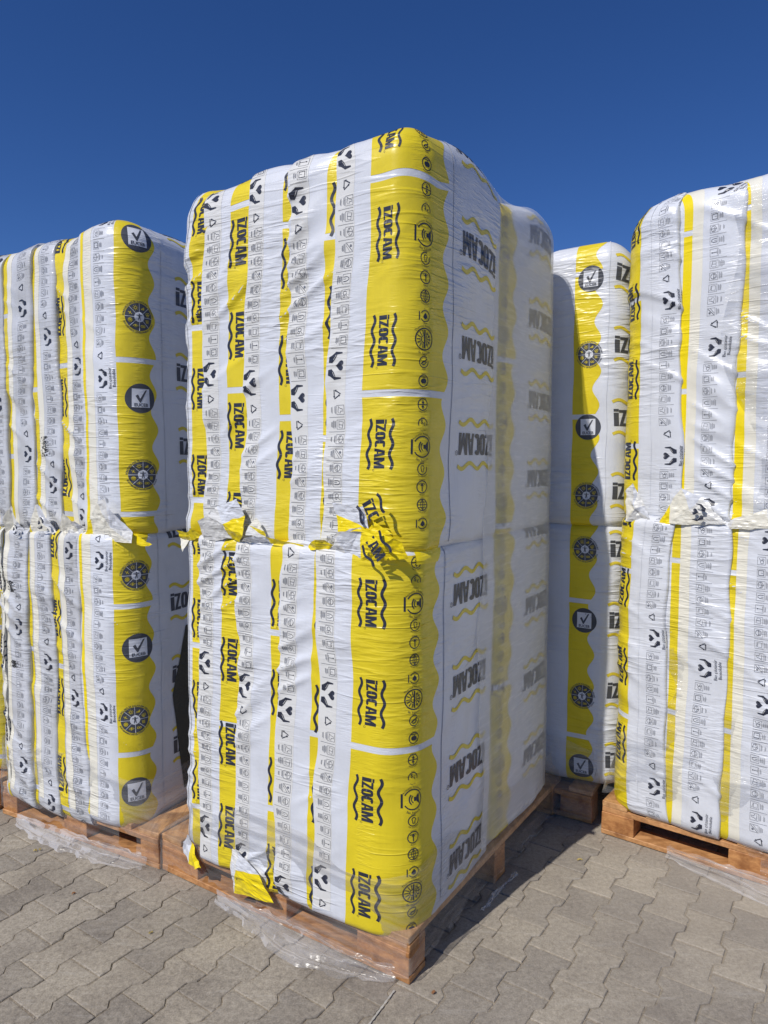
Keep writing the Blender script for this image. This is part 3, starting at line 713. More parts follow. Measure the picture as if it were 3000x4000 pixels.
# ------------------------------------------------------------ pallets
def box_mesh(sx, sy, sz, b=.002, seed=0):
    rr = random.Random(seed); bm = bmesh.new(); bmesh.ops.create_cube(bm, size=1)
    bmesh.ops.scale(bm, vec=(sx,sy,sz), verts=bm.verts)
    for v in bm.verts: v.co += Vector((rr.uniform(-1,1)*.0015, rr.uniform(-1,1)*.0015, rr.uniform(-1,1)*.001))
    bmesh.ops.bevel(bm, geom=bm.edges[:], offset=b, segments=1, affect='EDGES')
    me = bpy.data.meshes.new('board'); bm.to_mesh(me); bm.free(); return me
def pallet(fr, x0, x1, y0, y1, label, tops=7, shade=None, front_block=.14):
    root = empty('wooden_pallet', (*fr.w([[ (x0+x1)/2, (y0+y1)/2, 0]])[0][:2], 0), label, 'pallet', 'wooden pallets under the wrapped sacks', fr.rz)
    inv = root.matrix_basis.inverted() if False else None
    cxl, cyl = (x0+x1)/2, (y0+y1)/2; Wd, Dp = x1-x0, y1-y0
    sd = [int(abs(x0*1000))+int(abs(fr.o[0]*977))]
    def bd(name, cx, cy, cz, sx, sy, sz, mat):
        sd[0] += 1; me = box_mesh(sx-.003*((sd[0]*7)%3)/2, sy-.003*((sd[0]*5)%3)/2, sz, .0022, sd[0])
        o = link(name, me, mat, root, (cx-cxl, cy-cyl, cz)); o.rotation_euler = (0,0,random.uniform(-.006,.006)); return o
    h1, h2, h3, h4 = .022, .078, .022, .022
    # skids on the ground along x, blocks, bearers along x, deck boards along y
    for yy in (y0+.05, cyl, y1-.05): bd('skid', cxl, yy, h1/2+.001, Wd, .10, h1, WOODX)
    for yy in (y0+.0505, cyl, y1-.0505):
        for xx, bw in ((x0+front_block/2+.001,front_block), (cxl,.145), (x1-front_block/2-.001,front_block)): bd('block', xx, yy, h1+h2/2+.001, bw, .099, h2-.001, WOODB)
    for yy in (y0+.0515, cyl, y1-.0515): bd('bearer', cxl, yy, h1+h2+h3/2+.001, Wd-.004, .10, h3, WOODX)
    ws = [.11 if k in (0, tops-1) else .09 for k in range(tops)]
    for k in range(tops):
        xx = x0+ws[0]/2+.002 + (Wd-ws[0]-.004)*k/(tops-1)
        bd('deck_board', xx, cyl, h1+h2+h3+h4/2+.0018, ws[k], Dp-.006, h4, WOODY)
    return root

FC = Frame(.078, 2.070, -33.2)      # centre stack: origin at the near corner of its pallet
FL = Frame(-.882, 2.686, -28.0)     # left stack: origin at its right pallet corner
FR = Frame(.932, 2.964, -37.0)      # right stack: origin at its left pallet corner
FB = Frame(.915, 3.035, -32.8)      # back stack: origin at its right pallet corner
FE = Frame(-1.765, 3.17, -28.0)     # stack at the left edge of the view

pallet(FC, -1.135, 0, 0, 1.35, 'orange brown pallet under the large middle stack, its corner nearest the camera', front_block=.2)
pallet(FL, -.965, 0, .0, 1.2, 'orange brown pallet under the left stack, film torn at its right end', front_block=.10)
pallet(FR, 0, 1.15, 0, 1.2, 'pallet under the right stack with dark openings above its bottom board', front_block=.14)
pallet(FB, -1.13, 0, 0, 1.2, 'shaded pallet corner in the gap between the middle and right stacks', front_block=.145)
pallet(FE, -1.1, 0, 0, 1.2, 'pallet end peeping in at the left edge of the photo', front_block=.14)

# ------------------------------------------------------------ sacks
GB = 'insulation sacks on the pallets'
def sack_thing(s, label, dense, mat=WHITE, group=None):
    cx, cy = (s.x0+s.x1)/2, (s.y0+s.y1)/2; q = s.fr.w([[cx, cy, s.z0]])[0]
    root = empty('insulation_sack', (0,0,0), label, 'insulation sack', GB)
    s.build('sack_skin', mat, root, dense); return root
_fix = []
# ---- centre stack
def topC(x, y): return .018*sstep(-.35,-.05,x)+.026*np.cos((y-.36)*2*PI/.66)*sstep(0,.15,y) - .02*y - .02*sstep(-.7,-1.0,x) + .006*np.sin(x*19+1)
def shiftC(x, y, z):
    return .038*(z-1.1)*np.clip((-x+.05)/.2,0,1)*(1-.55*sstep(-.72,-.98,x)), 0*x
ZJ = 1.335
bx = [-1.0, -.87, -.685, -.484, -.33, -.010]
tune = [(.004,.002),(.006,.004),(.010,.006),(.014,.006),(.012,.005)]
names_up = ['leftmost upper sack of the middle stack, narrow yellow stripe by its rounded edge',
 'upper sack of the middle stack, second from its left edge, white ear below it',
 'upper sack in the centre of the middle stack front, wide pleated yellow stripe',
 'upper sack beside the yellow corner sack, its yellow stripe a thin sliver',
 'tall upper corner sack of the middle stack with a glossy yellow rounded corner']
names_lo = ['leftmost lower sack of the middle stack, bottom bunched white and yellow on the pallet',
 'lower sack of the middle stack, second from its left edge, under a big folded ear',
 'lower sack at the centre front of the middle stack, loose yellow corner at its foot',
 'lower sack beside the bright yellow corner sack of the middle stack',
 'lower corner sack of the middle stack, bright yellow corner just above the near pallet corner']
centre = {}
for lay in (0, 1):
    z0, z1 = ((.150 if True else 0, ZJ), (ZJ-.012, 2.572))[lay]
    for k in range(5):
        x0, x1 = bx[k], bx[k+1]+(.035 if k < 4 else 0)
        fl = .085 if k == 0 else .010; fr_ = .105 if k == 4 else .02
        s = Sack(FC, x0, x1, ((-.016 if k < 4 else -.020) if k and lay == 0 else 0)+.004*(lay), (.628 if k == 4 else .60), z0-((.04 if k > 1 else .03) if lay == 0 and k else 0), z1+.014*lay, (fl, fr_, .05 if k == 4 else .03, .03), adj=(1 if k == 0 else .05, 1 if k == 4 else .05), rt=(.035 if lay == 0 else (.13 if k < 4 else .13)), rb=(.035 if lay == 0 else .030),
                 side=1, seed=k*3.1+lay*11, wob=tune[k] if k else (.0,.0), tilt=.011 if k else .004, bulge=.006, topf=topC if lay else None, shift=shiftC, pleat=.0095 if k < 4 else .0022, lump=.006)
        if k == 4: s.adjy = (1, .25); s.sbulge = .016
        w_ = x1-x0; label = (names_lo, names_up)[lay][k]
        root = sack_thing(s, label, [(-.0, w_+.02)] + ([(.0, 1.0)] if k == 4 else []) + ([(s.P-.08, s.P)] if k == 0 else []))
        centre[(lay,k)] = (s, root)
        ph = {0:(.785,2.62,0),1:(.70,2.05,0)}.get(lay) # phase helper (not used for all)
        yph = [[.93,.67,.42,.72,.765],[2.07,1.84,1.74,2.28,1.835]][lay][k]
        if k == 4:
            s.band('paper_band', .004, .078, z0, z1+.1, CREAM, root, off=.0004)
            yph = [.72,1.80][lay]; yellow(root, s, .138, .450, ph=yph, scallop=1)
            logos(root, s, .205, [.25,1.65][lay], 3, step=[.3075,.302][lay], scale=.95, hi=(1.22 if lay == 0 else None), lo=(None if lay == 0 else 1.5))
            icons(root, s, .340, yph)
            strip(root, s, .045, [.865,1.89][lay], 3, bio=False)
            # welded seam and big upside-down lettering on the long side
            s.band('seam_tape', .494, .503, z0+.02, z1+.04, WHITE, root, off=.0022)
            logos(root, s, .688, [.25,1.655][lay], 2, step=.305, art=BIGLOGO, scale=1.05)
        elif k == 0:
            yellow(root, s, .078, .165, ph=yph); logos(root, s, .122, [.42,1.55][lay], 3, scale=.92)
            s.band('edge_weld', .050, .056, z0+.02, z1, WHITE, root, off=.002)
        else:
            s.band('paper_band', .004, .075, z0, z1+.1, CREAM, root, off=.0004)
            yo = [0,.112,.155,.134][k]; yellow(root, s, yo, w_+.01, ph=yph)
            if k < 3: logos(root, s, yo+.048, [[0,.60,.52,.5],[0,1.72,1.62,1.9]][lay][k], 3)
            else: logos(root, s, yo+.060, [.5,1.75][lay], 3)
            strip(root, s, .040, [[0,.88,.83,.78],[0,1.90,1.86,1.80]][lay][k], 3)
    # the sacks behind, seen on the long side under milky film
    s = Sack(FC, -.32, -.012, .630, 1.215, z0, z1+.028*lay, (.02,.05,.10,.05), rt=.035 if lay == 0 else .12, rb=.035, side=1, seed=30+lay, wob=(0,0), tilt=0, bulge=0, topf=topC if lay else None, pleat=.001, lump=.005)
    s.adjy = (.25, 1); s.sbulge = .014
    root = sack_thing(s, ('lower','upper')[lay]+' rear sack on the shaded long side of the middle stack, under milky film', [(.25, .95)])
    yellow(root, s, .20, .405, ph=9.9, scallop=1); logos(root, s, .665, [.40,1.53][lay], 2, step=.31, art=BIGLOGO); icons(root, s, .33, [.9,1.9][lay])
for lay in ():
    z0, z1 = ((.150, ZJ), (ZJ-.012, 2.50))[lay]
    for k in range(3):
        x0 = -.985+.22*k
        s = Sack(FC, x0, x0+.24, .61, 1.2, z0, z1, (.05,.05,.05,.05), rt=.05, rb=.03, seed=50+k+lay*5, tilt=0, bulge=0, pleat=.001)
        sack_thing(s, '%s layer sack at the hidden back of the middle stack, %s from its left edge' % (('lower','upper')[lay], ('first','second','third')[k]), [])

# ---- left stack (print reads upward)
def topL(x, y): return .018-.022*sstep(-.15,-.9,x)*1.0 + .008*np.sin(x*16) - .02*np.clip(y,0,1)
lb = [-1.06, -.885, -.705, -.545, -.365, -.12]
lname_up = ['upper sack cut by the left edge of the photo',
 'upper sack of the left stack, second in from the left frame edge',
 'upper sack in the middle of the left stack, black scuff near its lower end',
 'upper sack of the left stack with wave marks on yellow, beside the corner sack',
 'upper corner sack of the left stack with round check-mark seals on a scalloped yellow edge']
lname_lo = ['lower sack at the far left of the left stack, rounding in above the pallet end',
 'lower sack of the left stack with dusty smudges, second in from its left end',
 'lower sack of the left stack, loose ivory edge peeling open down its middle',
 'creamy lower sack of the left stack between the peeling one and the corner sack',
 'lower corner sack of the left stack, crumpled yellow edge, seals, dark torn opening']
left = {}
for lay in (0,1):
    z0, z1 = ((.155, 1.315), (1.305, 2.525))[lay]
    for k in range(5):
        x0, x1 = lb[k]-(.035 if k else 0), lb[k+1]
        if lay == 0: x0 += .115*(k == 0)
        s = Sack(FL, x0, x1, (.045 if k < 4 else .022)-((.062 if k < 4 else .045) if lay == 0 else .0), .63, z0-(.045 if lay == 0 and k in (0,4) else .075 if lay == 0 else 0), z1, (.09 if k == 0 else .02, .12 if k == 4 else .010, .06, .03), adj=(1 if k == 0 else .05, 1 if k == 4 else .05), rt=.035 if lay == 0 else .10, rb=.06 if lay == 0 else .03,
                 side=-1, seed=k*2.3+lay*7+20, wob=[(.0,.0),(.010,.005),(.012,.008),(.014,.006),(0,0)][k], tilt=.011 if k < 4 else .003, bulge=.008, topf=topL if lay else None, pleat=.0075 if k < 4 else .0025, lump=.006)
        w_ = x1-x0
        root = sack_thing(s, (lname_lo, lname_up)[lay][k], [(0, w_+.02)]+([(0,1.0)] if k == 4 else []), WHITE if k == 4 else GREYW); left[(lay,k)] = (s, root)
        yph = [[.9,.36,.8,.75,.33],[1.6,1.62,1.9,1.99,1.46]][lay][k]
        if k == 4:
            yw = .055
            yellow(root, s, .212, .352, ph=[.43,1.39][lay], scallop=1, per=.60)
            for art, vv in (((WHEEL,1.15),(EUCEB,.86),(WHEEL,.57),(EUCEB,.275)), ((EUCEB,2.455),(WHEEL,2.155),(EUCEB,1.845),(WHEEL,1.545)))[lay]:
                s.decal('round_seal', art, .297 if vv > .7 else .278, vv, 0, .93, root)
            s.band('seam_tape', .402, .413, z0+.02, z1+.04, WHITE, root, off=.0022)
            logos(root, s, .610 if lay else .590, [.40,1.66][lay], 0, step=.305, art=BIGLOGO)
            strip(root, s, .145, [.60,1.92][lay], 1, bio=2); s.band('ivory_band', .050, .100, z0, z1+.08, IVORY, root, off=.0004)
            s.band('yellow_edge', .030, .048, z0, z1+.08, BRIGHT, root, off=.0004)
        else:
            wide = .070 if k == 3 else .030
            yellow(root, s, .03, .03+wide-.008*(lay == 0), ph=yph)
            if k in (3,0): logos(root, s, .042 if k else .05, yph+.2, 1, step=.33)
            s.band('ivory_band', .03+wide, .03+wide+.035, z0, z1+.08, IVORY, root, off=.0004)
            strip(root, s, w_-.050, [.5,1.85][lay]+.13*((k*3) % 4), 1)
    # second row behind
    for k in (1,):
        s = Sack(FL, -.95+.47*k, -.47+.45*k, .63, 1.2, z0, z1-.03, (.05,.06,.06,.05), rt=.06, rb=.04, seed=70+k+lay*5, tilt=0, bulge=0, pleat=.001)
        sack_thing(s, '%s rear sack of the left stack, behind the corner sack with seals' % ('lower','upper')[lay], [])
# dark torn opening low on the left corner sack
s, root = left[(0,4)]
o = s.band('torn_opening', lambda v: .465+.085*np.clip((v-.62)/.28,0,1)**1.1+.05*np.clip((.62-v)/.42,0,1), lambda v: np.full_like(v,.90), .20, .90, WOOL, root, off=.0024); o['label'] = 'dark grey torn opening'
# black scuffs
for (lay,k,u,v,h_) in ((1,2,.095,1.66,.085),(0,1,.11,1.06,.05),(0,1,.115,.72,.03)):
    s, root = left[(lay,k)]; rr = random.Random(int(v*100)); A = Art(BLACKD)
    for q in range(170):
        x_ = rr.gauss(0,.012); y_ = rr.uniform(-h_/2,h_/2); l_ = rr.uniform(.004,.014); A.rect(x_, y_, x_+l_*rr.random(), y_+.0012+.003*rr.random())
    s.decal('scuff_mark', A.done(.02), u, v, 0, 1, root)

# ---- right stack (print reads upward)
def topR(x, y): return -.015-.06*sstep(.22,-.02,x)+.02*np.clip(x,0,.7) - .02*np.clip(y,0,1)
rb_ = [.035, .27, .475, .69, .90, 1.10]
rname_up = ['upper left corner sack of the right stack, yellow rounded corner facing the gap',
 'upper sack of the right stack between two long thin yellow stripes',
 'upper sack of the right stack at the right frame edge, covered in shining film ripples',
 'upper sack of the right stack mostly outside the right frame edge',
 'upper sack of the right stack at its far right end']
rname_lo = ['lower left corner sack of the right stack, bulging over the open pallet end',
 'lower sack of the right stack between two yellow stripes, torn film beneath it',
 'lower sack of the right stack at the right frame edge under horizontal glossy film streaks',
 'lower sack of the right stack mostly outside the right frame edge',
 'lower sack of the right stack at its far right end']
right = {}
for lay in (0,1):
    z0, z1 = ((.150, 1.375), (1.365, 2.665))[lay]
    for k in range(5):
        x0, x1 = rb_[k]-(.035 if k else 0), rb_[k+1]
        s = Sack(FR, x0, x1, .02-(.035 if lay == 0 else .0), .60, z0-(.03 if lay == 0 else 0), z1, (.10 if k == 0 else .02, .010, .05, .06 if k == 0 else .03), adj=(1 if k == 0 else .05, .05), rt=.035 if lay == 0 else .11, rb=.055 if lay == 0 else .03,
                 side=-1, seed=k*2.9+lay*5+40, wob=[(.018,.006),(.010,.003),(.008,.004),(0,0),(0,0)][k], tilt=.011, bulge=.008, topf=topR if lay else None, pleat=.0075, lump=.005)
        w_ = x1-x0
        root = sack_thing(s, (rname_lo, rname_up)[lay][k], [(0, w_+.02)]+([(s.P-.45, s.P)] if k == 0 else [])); right[(lay,k)] = (s, root)
        yph = [[.46,.60,.57,.6,.7],[1.58,1.87,1.92,2,2]][lay][k]
        if k == 0:
            yellow(root, s, -.22, .075, ph=yph+.08, scallop=-1); logos(root, s, .020, [.42,1.60][lay], 1, step=.33)
            icons(root, s, -.085, [.8,2.1][lay]); strip(root, s, .185, [.28,1.62][lay], 1, bio=2)
            s.band('fold_line', .118, .123, z0+.05, z1, WHITE, root, off=.002)
        else:
            yellow(root, s, .03, .062, ph=yph, mat=BRIGHT if lay else YELLOW); s.band('ivory_band', .062, .100, z0, z1+.08, IVORY, root, off=.0004)
            strip(root, s, w_-.085, [[0,.80,.70,.9,.8],[0,2.03,1.78,1.9,2]][lay][k] , 1, bio=2)
    for k in (0,):
        s = Sack(FR, .05+.5*k, .53+.5*k, .61, 1.2, z0, z1-.05, (.05,.06,.06,.05), rt=.06, rb=.04, seed=90+k+lay*5, tilt=0, bulge=0, pleat=.001)
        sack_thing(s, '%s rear sack of the right stack, behind its yellow corner sack' % ('lower','upper')[lay], [])

# ---- back stack in the gap
for lay in (0,1):
    z0, z1 = ((.150, 1.325), (1.315, 2.545))[lay]
    def topB(x, y): return -.03*sstep(-.02,.12,x)*1.0-.05*np.clip(y,0,1)
    s = Sack(FB, -.28, .10, .035, .62, z0, z1, (.02,.11,.08,.03), rt=.035 if lay == 0 else .10, rb=.07 if lay == 0 else .035, side=-1, seed=120+lay*3, tilt=.003, bulge=.004, topf=topB if lay else None, pleat=.0012, lump=.006)
    root = sack_thing(s, '%s sack with round seals, standing in the gap between middle and right stacks' % ('lower','upper')[lay], [(0,1.0)])
    yellow(root, s, .150, .252, ph=[.985,1.79][lay], scallop=1)
    v = [.255,1.375][lay]
    for kk in range(-1,5):
        if lay == 0: seq = ((EUCEB,.24),(WHEEL,.56),(EUCEB,.90),(WHEEL,1.215))
        else: seq = ((WHEEL,1.45),(EUCEB,1.745),(WHEEL,2.055),(EUCEB,2.375))
    for art, vv in seq: s.decal('round_seal', art, .218, vv, 0, .88, root)
    s.band('seam_tape', .288, .297, z0+.02, z1+.04, WHITE, root, off=.0022)
    logos(root, s, .450, [.285,1.47][lay], 0, step=.312, art=BIGLOGO)
    s2 = Sack(FB, -.62, -.27, .03, .62, z0, z1-.01, (.05,.02,.05,.05), rt=.04 if lay == 0 else .10, rb=.04, side=-1, seed=130+lay, tilt=.004, pleat=.002)
    r2 = sack_thing(s2, '%s sack of the stack behind, second from the gap, mostly hidden by the middle stack' % ('lower','upper')[lay], [(0,.36)]); strip(r2, s2, .27, [.6,1.7][lay], 1, bio=2)
    s4 = Sack(FB, -.58, .06, .63, 1.2, z0, z1-.04, (.05,.10,.08,.05), rt=.05 if lay == 0 else .1, rb=.04, seed=150+lay, tilt=0, pleat=.001)
    r4 = sack_thing(s4, '%s rear sack of the stack seen in the gap, behind the sealed one' % ('lower','upper')[lay], [(.6,1.2)])
    logos(r4, s4, .98, [.285,1.47][lay], 0, step=.312, art=BIGLOGO)

# ---- yellow stack at the left frame edge
s = Sack(FE, -.62, .0, .03, .6, .150, 1.30, (.05,.05,.05,.05), rt=.05, rb=.05, seed=160, tilt=.003, pleat=.004, lump=.008)
root = sack_thing(s, 'yellow wrapped sack showing as a sliver at the left frame edge behind the left stack', [(.3,.7)]); yellow(root, s, .28, .64, ph=9.99)

# ------------------------------------------------------------ folded ears at the joint between the layers
def ear(root, fr, pts, tris, cols, y=-.026, fold=.007, crumple=.003, sub=5):
    y = y-(.043 if fr is FL else .013)
    fold = min(fold, .007); crumple = min(crumple, .006)
    """pts (x, z) on the front; every second point is pulled forward so that the film folds"""
    P = [(a, y-(fold if i % 2 else 0)+.02*(b < 1.345), b) for i, (a, b) in enumerate(pts)]
    return flap(root, fr, P, tris, cols, crumple=crumple, sub=sub)
ear(centre[(0,1)][1], FC, [(-.844,1.318),(-.84,1.388),(-.758,1.444),(-.652,1.475),(-.625,1.419),(-.628,1.35),(-.672,1.323),(-.725,1.385),(-.706,1.333),(-.796,1.409)],
    [(0,1,9),(9,2,7),(2,3,7),(3,4,7),(7,4,5),(7,5,6),(7,6,8),(8,0,9),(8,9,7)], [CREAM,CREAM,WHITE,WHITE,BRIGHT,BRIGHT,BRIGHT,CREAM,CREAM])
ear(centre[(0,2)][1], FC, [(-.66,1.325),(-.622,1.345),(-.53,1.352),(-.383,1.335),(-.396,1.322),(-.52,1.332),(-.60,1.325)], [(0,6,1),(1,6,5),(1,5,2),(2,5,3),(3,5,4)], [CREAM,WHITE,WHITE,BRIGHT,BRIGHT], fold=.008)
ear(centre[(1,2)][1], FC, [(-.61,1.384),(-.625,1.352),(-.53,1.348),(-.539,1.372),(-.58,1.41)], [(0,1,2),(0,2,3),(0,3,4)], [CREAM,YELLOW,IVORY], y=-.022, fold=.004)
ear(centre[(0,4)][1], FC, [(-.282,1.328),(-.263,1.339),(-.244,1.364),(-.187,1.398),(-.147,1.403),(-.032,1.378),(-.006,1.365),(.008,1.322),(-.062,1.304),(-.163,1.303),(-.211,1.309),(-.139,1.394),(-.167,1.304),(-.10,1.345)],
    [(0,10,1),(1,10,2),(2,10,3),(3,10,4),(4,10,9),(4,9,13),(9,8,13),(13,8,5),(4,13,5),(5,8,6),(6,8,7)], [CREAM,CREAM,WHITE,WHITE,WHITE,BRIGHT,BRIGHT,BRIGHT,BRIGHT,BRIGHT,BRIGHT], y=-.027)
ear(centre[(1,4)][1], FC, [(-.269,1.355),(-.231,1.386),(-.243,1.437),(-.254,1.476),(-.162,1.46),(-.139,1.467),(-.123,1.40),(-.179,1.39),(-.04,1.385),(-.131,1.48),(-.10,1.42)],
    [(0,1,7),(1,2,7),(2,6,7),(2,3,4),(2,4,6),(4,5,6),(6,10,8),(7,6,8)], [CREAM,BRIGHT,BRIGHT,WHITE,WHITE,WHITE,BRIGHT,BRIGHT], y=-.024, fold=.008)
ear(centre[(0,3)][1], FC, [(-.45,1.326),(-.417,1.342),(-.368,1.336),(-.324,1.352),(-.286,1.352),(-.262,1.342),(-.29,1.318),(-.333,1.325),(-.377,1.318)], [(0,8,1),(1,8,2),(2,8,7),(2,7,3),(3,7,4),(4,7,6),(4,6,5)], [WHITE,CREAM,BRIGHT,BRIGHT,BRIGHT,YELLOW,BRIGHT], fold=.012, crumple=.01)
ear(centre[(0,0)][1], FC, [(-.985,1.32),(-.975,1.352),(-.93,1.345),(-.90,1.36),(-.865,1.335),(-.90,1.315),(-.94,1.312),(-.962,1.27)], [(0,7,6),(0,6,1),(1,6,2),(2,6,5),(2,5,3),(3,5,4)], [IVORY,BRIGHT,YELLOW,BRIGHT,BRIGHT,YELLOW], y=-.012, crumple=.01)
# a collar of sack film pulled tight round the corner at the joint
s_, root = centre[(0,4)]
s_.band('film_collar', .338, lambda v: .338+.115+(v-1.30)*.8, 1.290, 1.330, BRIGHT, root, off=.004)
# print fragments on the big ears
def on_flap(parent, fr, art, x, y, z, ang, sc, name='print_scrap'):
    V = art['V']*sc; a = math.radians(ang); c, s_ = math.cos(a), math.sin(a)
    P = np.stack([x+V[:,0]*c-V[:,1]*s_, np.full(len(V), y)-art['L']*.0004, z+V[:,0]*s_+V[:,1]*c], 1)
    o = link(name, mesh_np(name, fr.w(P), art['F'], art['M']), art['mats'], parent); o['kind'] = 'stuff'; return o
CM = Art(INK)
letters(CM, .150, .034); wave(CM, .155, .036, .0085, .0048, 0); wave(CM, .155, -.036, .0085, .0048, 0)
def crop_art(art, x0, x1):
    keep = [i for i, f in enumerate(art['F']) if x0 <= np.mean([art['V'][k][0] for k in f]) <= x1]
    return dict(V=art['V'], F=[art['F'][i] for i in keep], M=[art['M'][i] for i in keep], L=art['L'], mats=art['mats'])
on_flap(centre[(0,4)][1], FC, crop_art(LOGO, 0, .08), -.105, -.060, 1.372, -52, .92)
on_flap(centre[(1,4)][1], FC, crop_art(LOGO, -.08, -.02), -.085, -.050, 1.415, -62, 1.0)
# left stack ears
for kk, pts, tris, cols in (
  (0, [(-.847,1.274),(-.836,1.349),(-.786,1.411),(-.745,1.345),(-.69,1.285),(-.778,1.270),(-.80,1.33)], [(0,6,1),(1,6,2),(2,6,3),(3,6,5),(3,5,4),(5,0,6)], [IVORY,IVORY,CREAM,CREAM,WHITE,IVORY]),
  (1, [(-.69,1.285),(-.682,1.333),(-.627,1.415),(-.603,1.423),(-.524,1.308),(-.515,1.286),(-.668,1.278),(-.60,1.34)], [(0,6,1),(1,6,7),(1,7,2),(2,7,3),(3,7,4),(7,5,4),(6,5,7)], [BRIGHT,IVORY,IVORY,WHITE,WHITE,CREAM,IVORY]),
  (2, [(-.514,1.305),(-.447,1.389),(-.397,1.338),(-.369,1.298),(-.494,1.278),(-.44,1.325)], [(0,5,1),(1,5,2),(2,5,3),(3,5,4),(4,5,0)], [IVORY,IVORY,CREAM,CREAM,IVORY]),
  (3, [(-.417,1.352),(-.386,1.363),(-.357,1.333),(-.366,1.291),(-.41,1.296),(-.39,1.325)], [(0,5,1),(1,5,2),(2,5,3),(3,5,4),(4,5,0)], [CREAM,WHITE,CREAM,WHITE,IVORY]),
  (4, [(-.345,1.270),(-.343,1.313),(-.295,1.377),(-.248,1.44),(-.209,1.455),(-.186,1.418),(-.086,1.329),(-.084,1.285),(-.30,1.290),(-.20,1.34)], [(0,8,1),(1,8,2),(2,8,9),(2,9,3),(3,9,4),(4,9,5),(5,9,6),(6,9,7),(7,9,8)], [BRIGHT,BRIGHT,IVORY,IVORY,CREAM,WHITE,WHITE,CREAM,IVORY])):
    ear(left[(0,kk)][1], FL, pts, tris, cols, y=.014, fold=.012)
ear(left[(0,4)][1], FL, [(-.085,1.325),(-.05,1.30),(-.015,1.289),(.0,1.282),(-.02,1.276),(-.084,1.275)], [(0,5,1),(1,5,4),(1,4,2),(2,4,3)], [BRIGHT,BRIGHT,YELLOW,BRIGHT], y=.03, fold=.0, crumple=.003)
for art_, x_, y_, z_, an_, sc_ in ((HANDS,-.735,-.050,1.312,75,.5),(HANDS,-.570,-.050,1.345,70,.6),(CELLS[9],-.405,-.050,1.318,95,.9),(CELLS[7],-.165,-.050,1.36,90,1),(CELLS[8],-.165,-.050,1.318,92,1)):
    on_flap(left[(0,{-.735:0,-.570:1,-.405:2}.get(x_,4))][1], FL, art_, x_, y_, z_, an_, sc_, 'print_fragment')
ear(right[(0,0)][1], FR, [(.08,1.476),(.107,1.515),(.125,1.475),(.157,1.422),(.179,1.367),(.166,1.338),(.082,1.355),(.116,1.407)], [(0,7,1),(1,7,2),(2,7,3),(3,7,4),(4,7,5),(5,7,6),(6,7,0)], [CREAM,WHITE,CREAM,WHITE,CREAM,CREAM,IVORY], y=-.004, crumple=.009)
ear(right[(0,1)][1], FR, [(.255,1.487),(.297,1.498),(.365,1.46),(.465,1.365),(.374,1.354),(.256,1.358),(.257,1.433),(.33,1.41)], [(0,6,1),(1,6,7),(1,7,2),(2,7,3),(3,7,4),(4,7,5),(5,7,6)], [WHITE,IVORY,WHITE,CREAM,CREAM,IVORY,IVORY], y=-.012, fold=.01)
ear(right[(0,1)][1], FR, [(.213,1.348),(.254,1.433),(.259,1.354)], [(0,2,1)], [BRIGHT], y=-.012, fold=.0)
ear(right[(0,2)][1], FR, [(.465,1.365),(.5,1.39),(.599,1.426),(.70,1.40),(.72,1.355),(.601,1.352),(.472,1.349)], [(0,6,1),(1,6,5),(1,5,2),(2,5,3),(3,5,4)], [CREAM,IVORY,IVORY,WHITE,WHITE], y=-.012, fold=.01)
on_flap(right[(0,1)][1], FR, HANDS, .365, -.052, 1.405, 78, .8, 'heart_hands_print')
# loose corner of film at the foot of the middle stack
flap(centre[(0,2)][1], FC, [(-.722,-.03,.225),(-.679,-.04,.240),(-.575,-.046,.185),(-.514,-.04,.104),(-.601,-.034,.082),(-.711,-.032,.068),(-.722,-.034,.147),(-.69,-.044,.165)], [(0,7,1),(1,7,2),(6,7,0),(2,7,3),(7,4,3),(7,5,4),(6,5,7)], [CREAM,WHITE,CREAM,BRIGHT,BRIGHT,YELLOW,CREAM], crumple=.004)
flap(centre[(0,0)][1], FC, [(-1.008,.0,.150),(-.987,.0,.19),(-.95,-.02,.175),(-.871,-.03,.115),(-.91,-.03,.092),(-.958,-.025,.095),(-.999,-.01,.11)], [(0,6,1),(1,6,5),(1,5,2),(2,5,4),(2,4,3)], [WHITE,WHITE,WHITE,YELLOW,BRIGHT], crumple=.012)

# ------------------------------------------------------------ stretch film
def grid_sheet(name, fn, nu, nv, mat, parent=None, hole=None):
    U, V = np.meshgrid(np.linspace(0,1,nu+1), np.linspace(0,1,nv+1)); P = fn(U.ravel(), V.ravel()); n = nu+1
    F = []
    for j in range(nv):
        for i in range(nu):
            if hole is not None and hole((i+.5)/nu, (j+.5)/nv): continue
            F.append((j*n+i, j*n+i+1, (j+1)*n+i+1, (j+1)*n+i))
    return link(name, mesh_np(name, P, F), mat, parent)
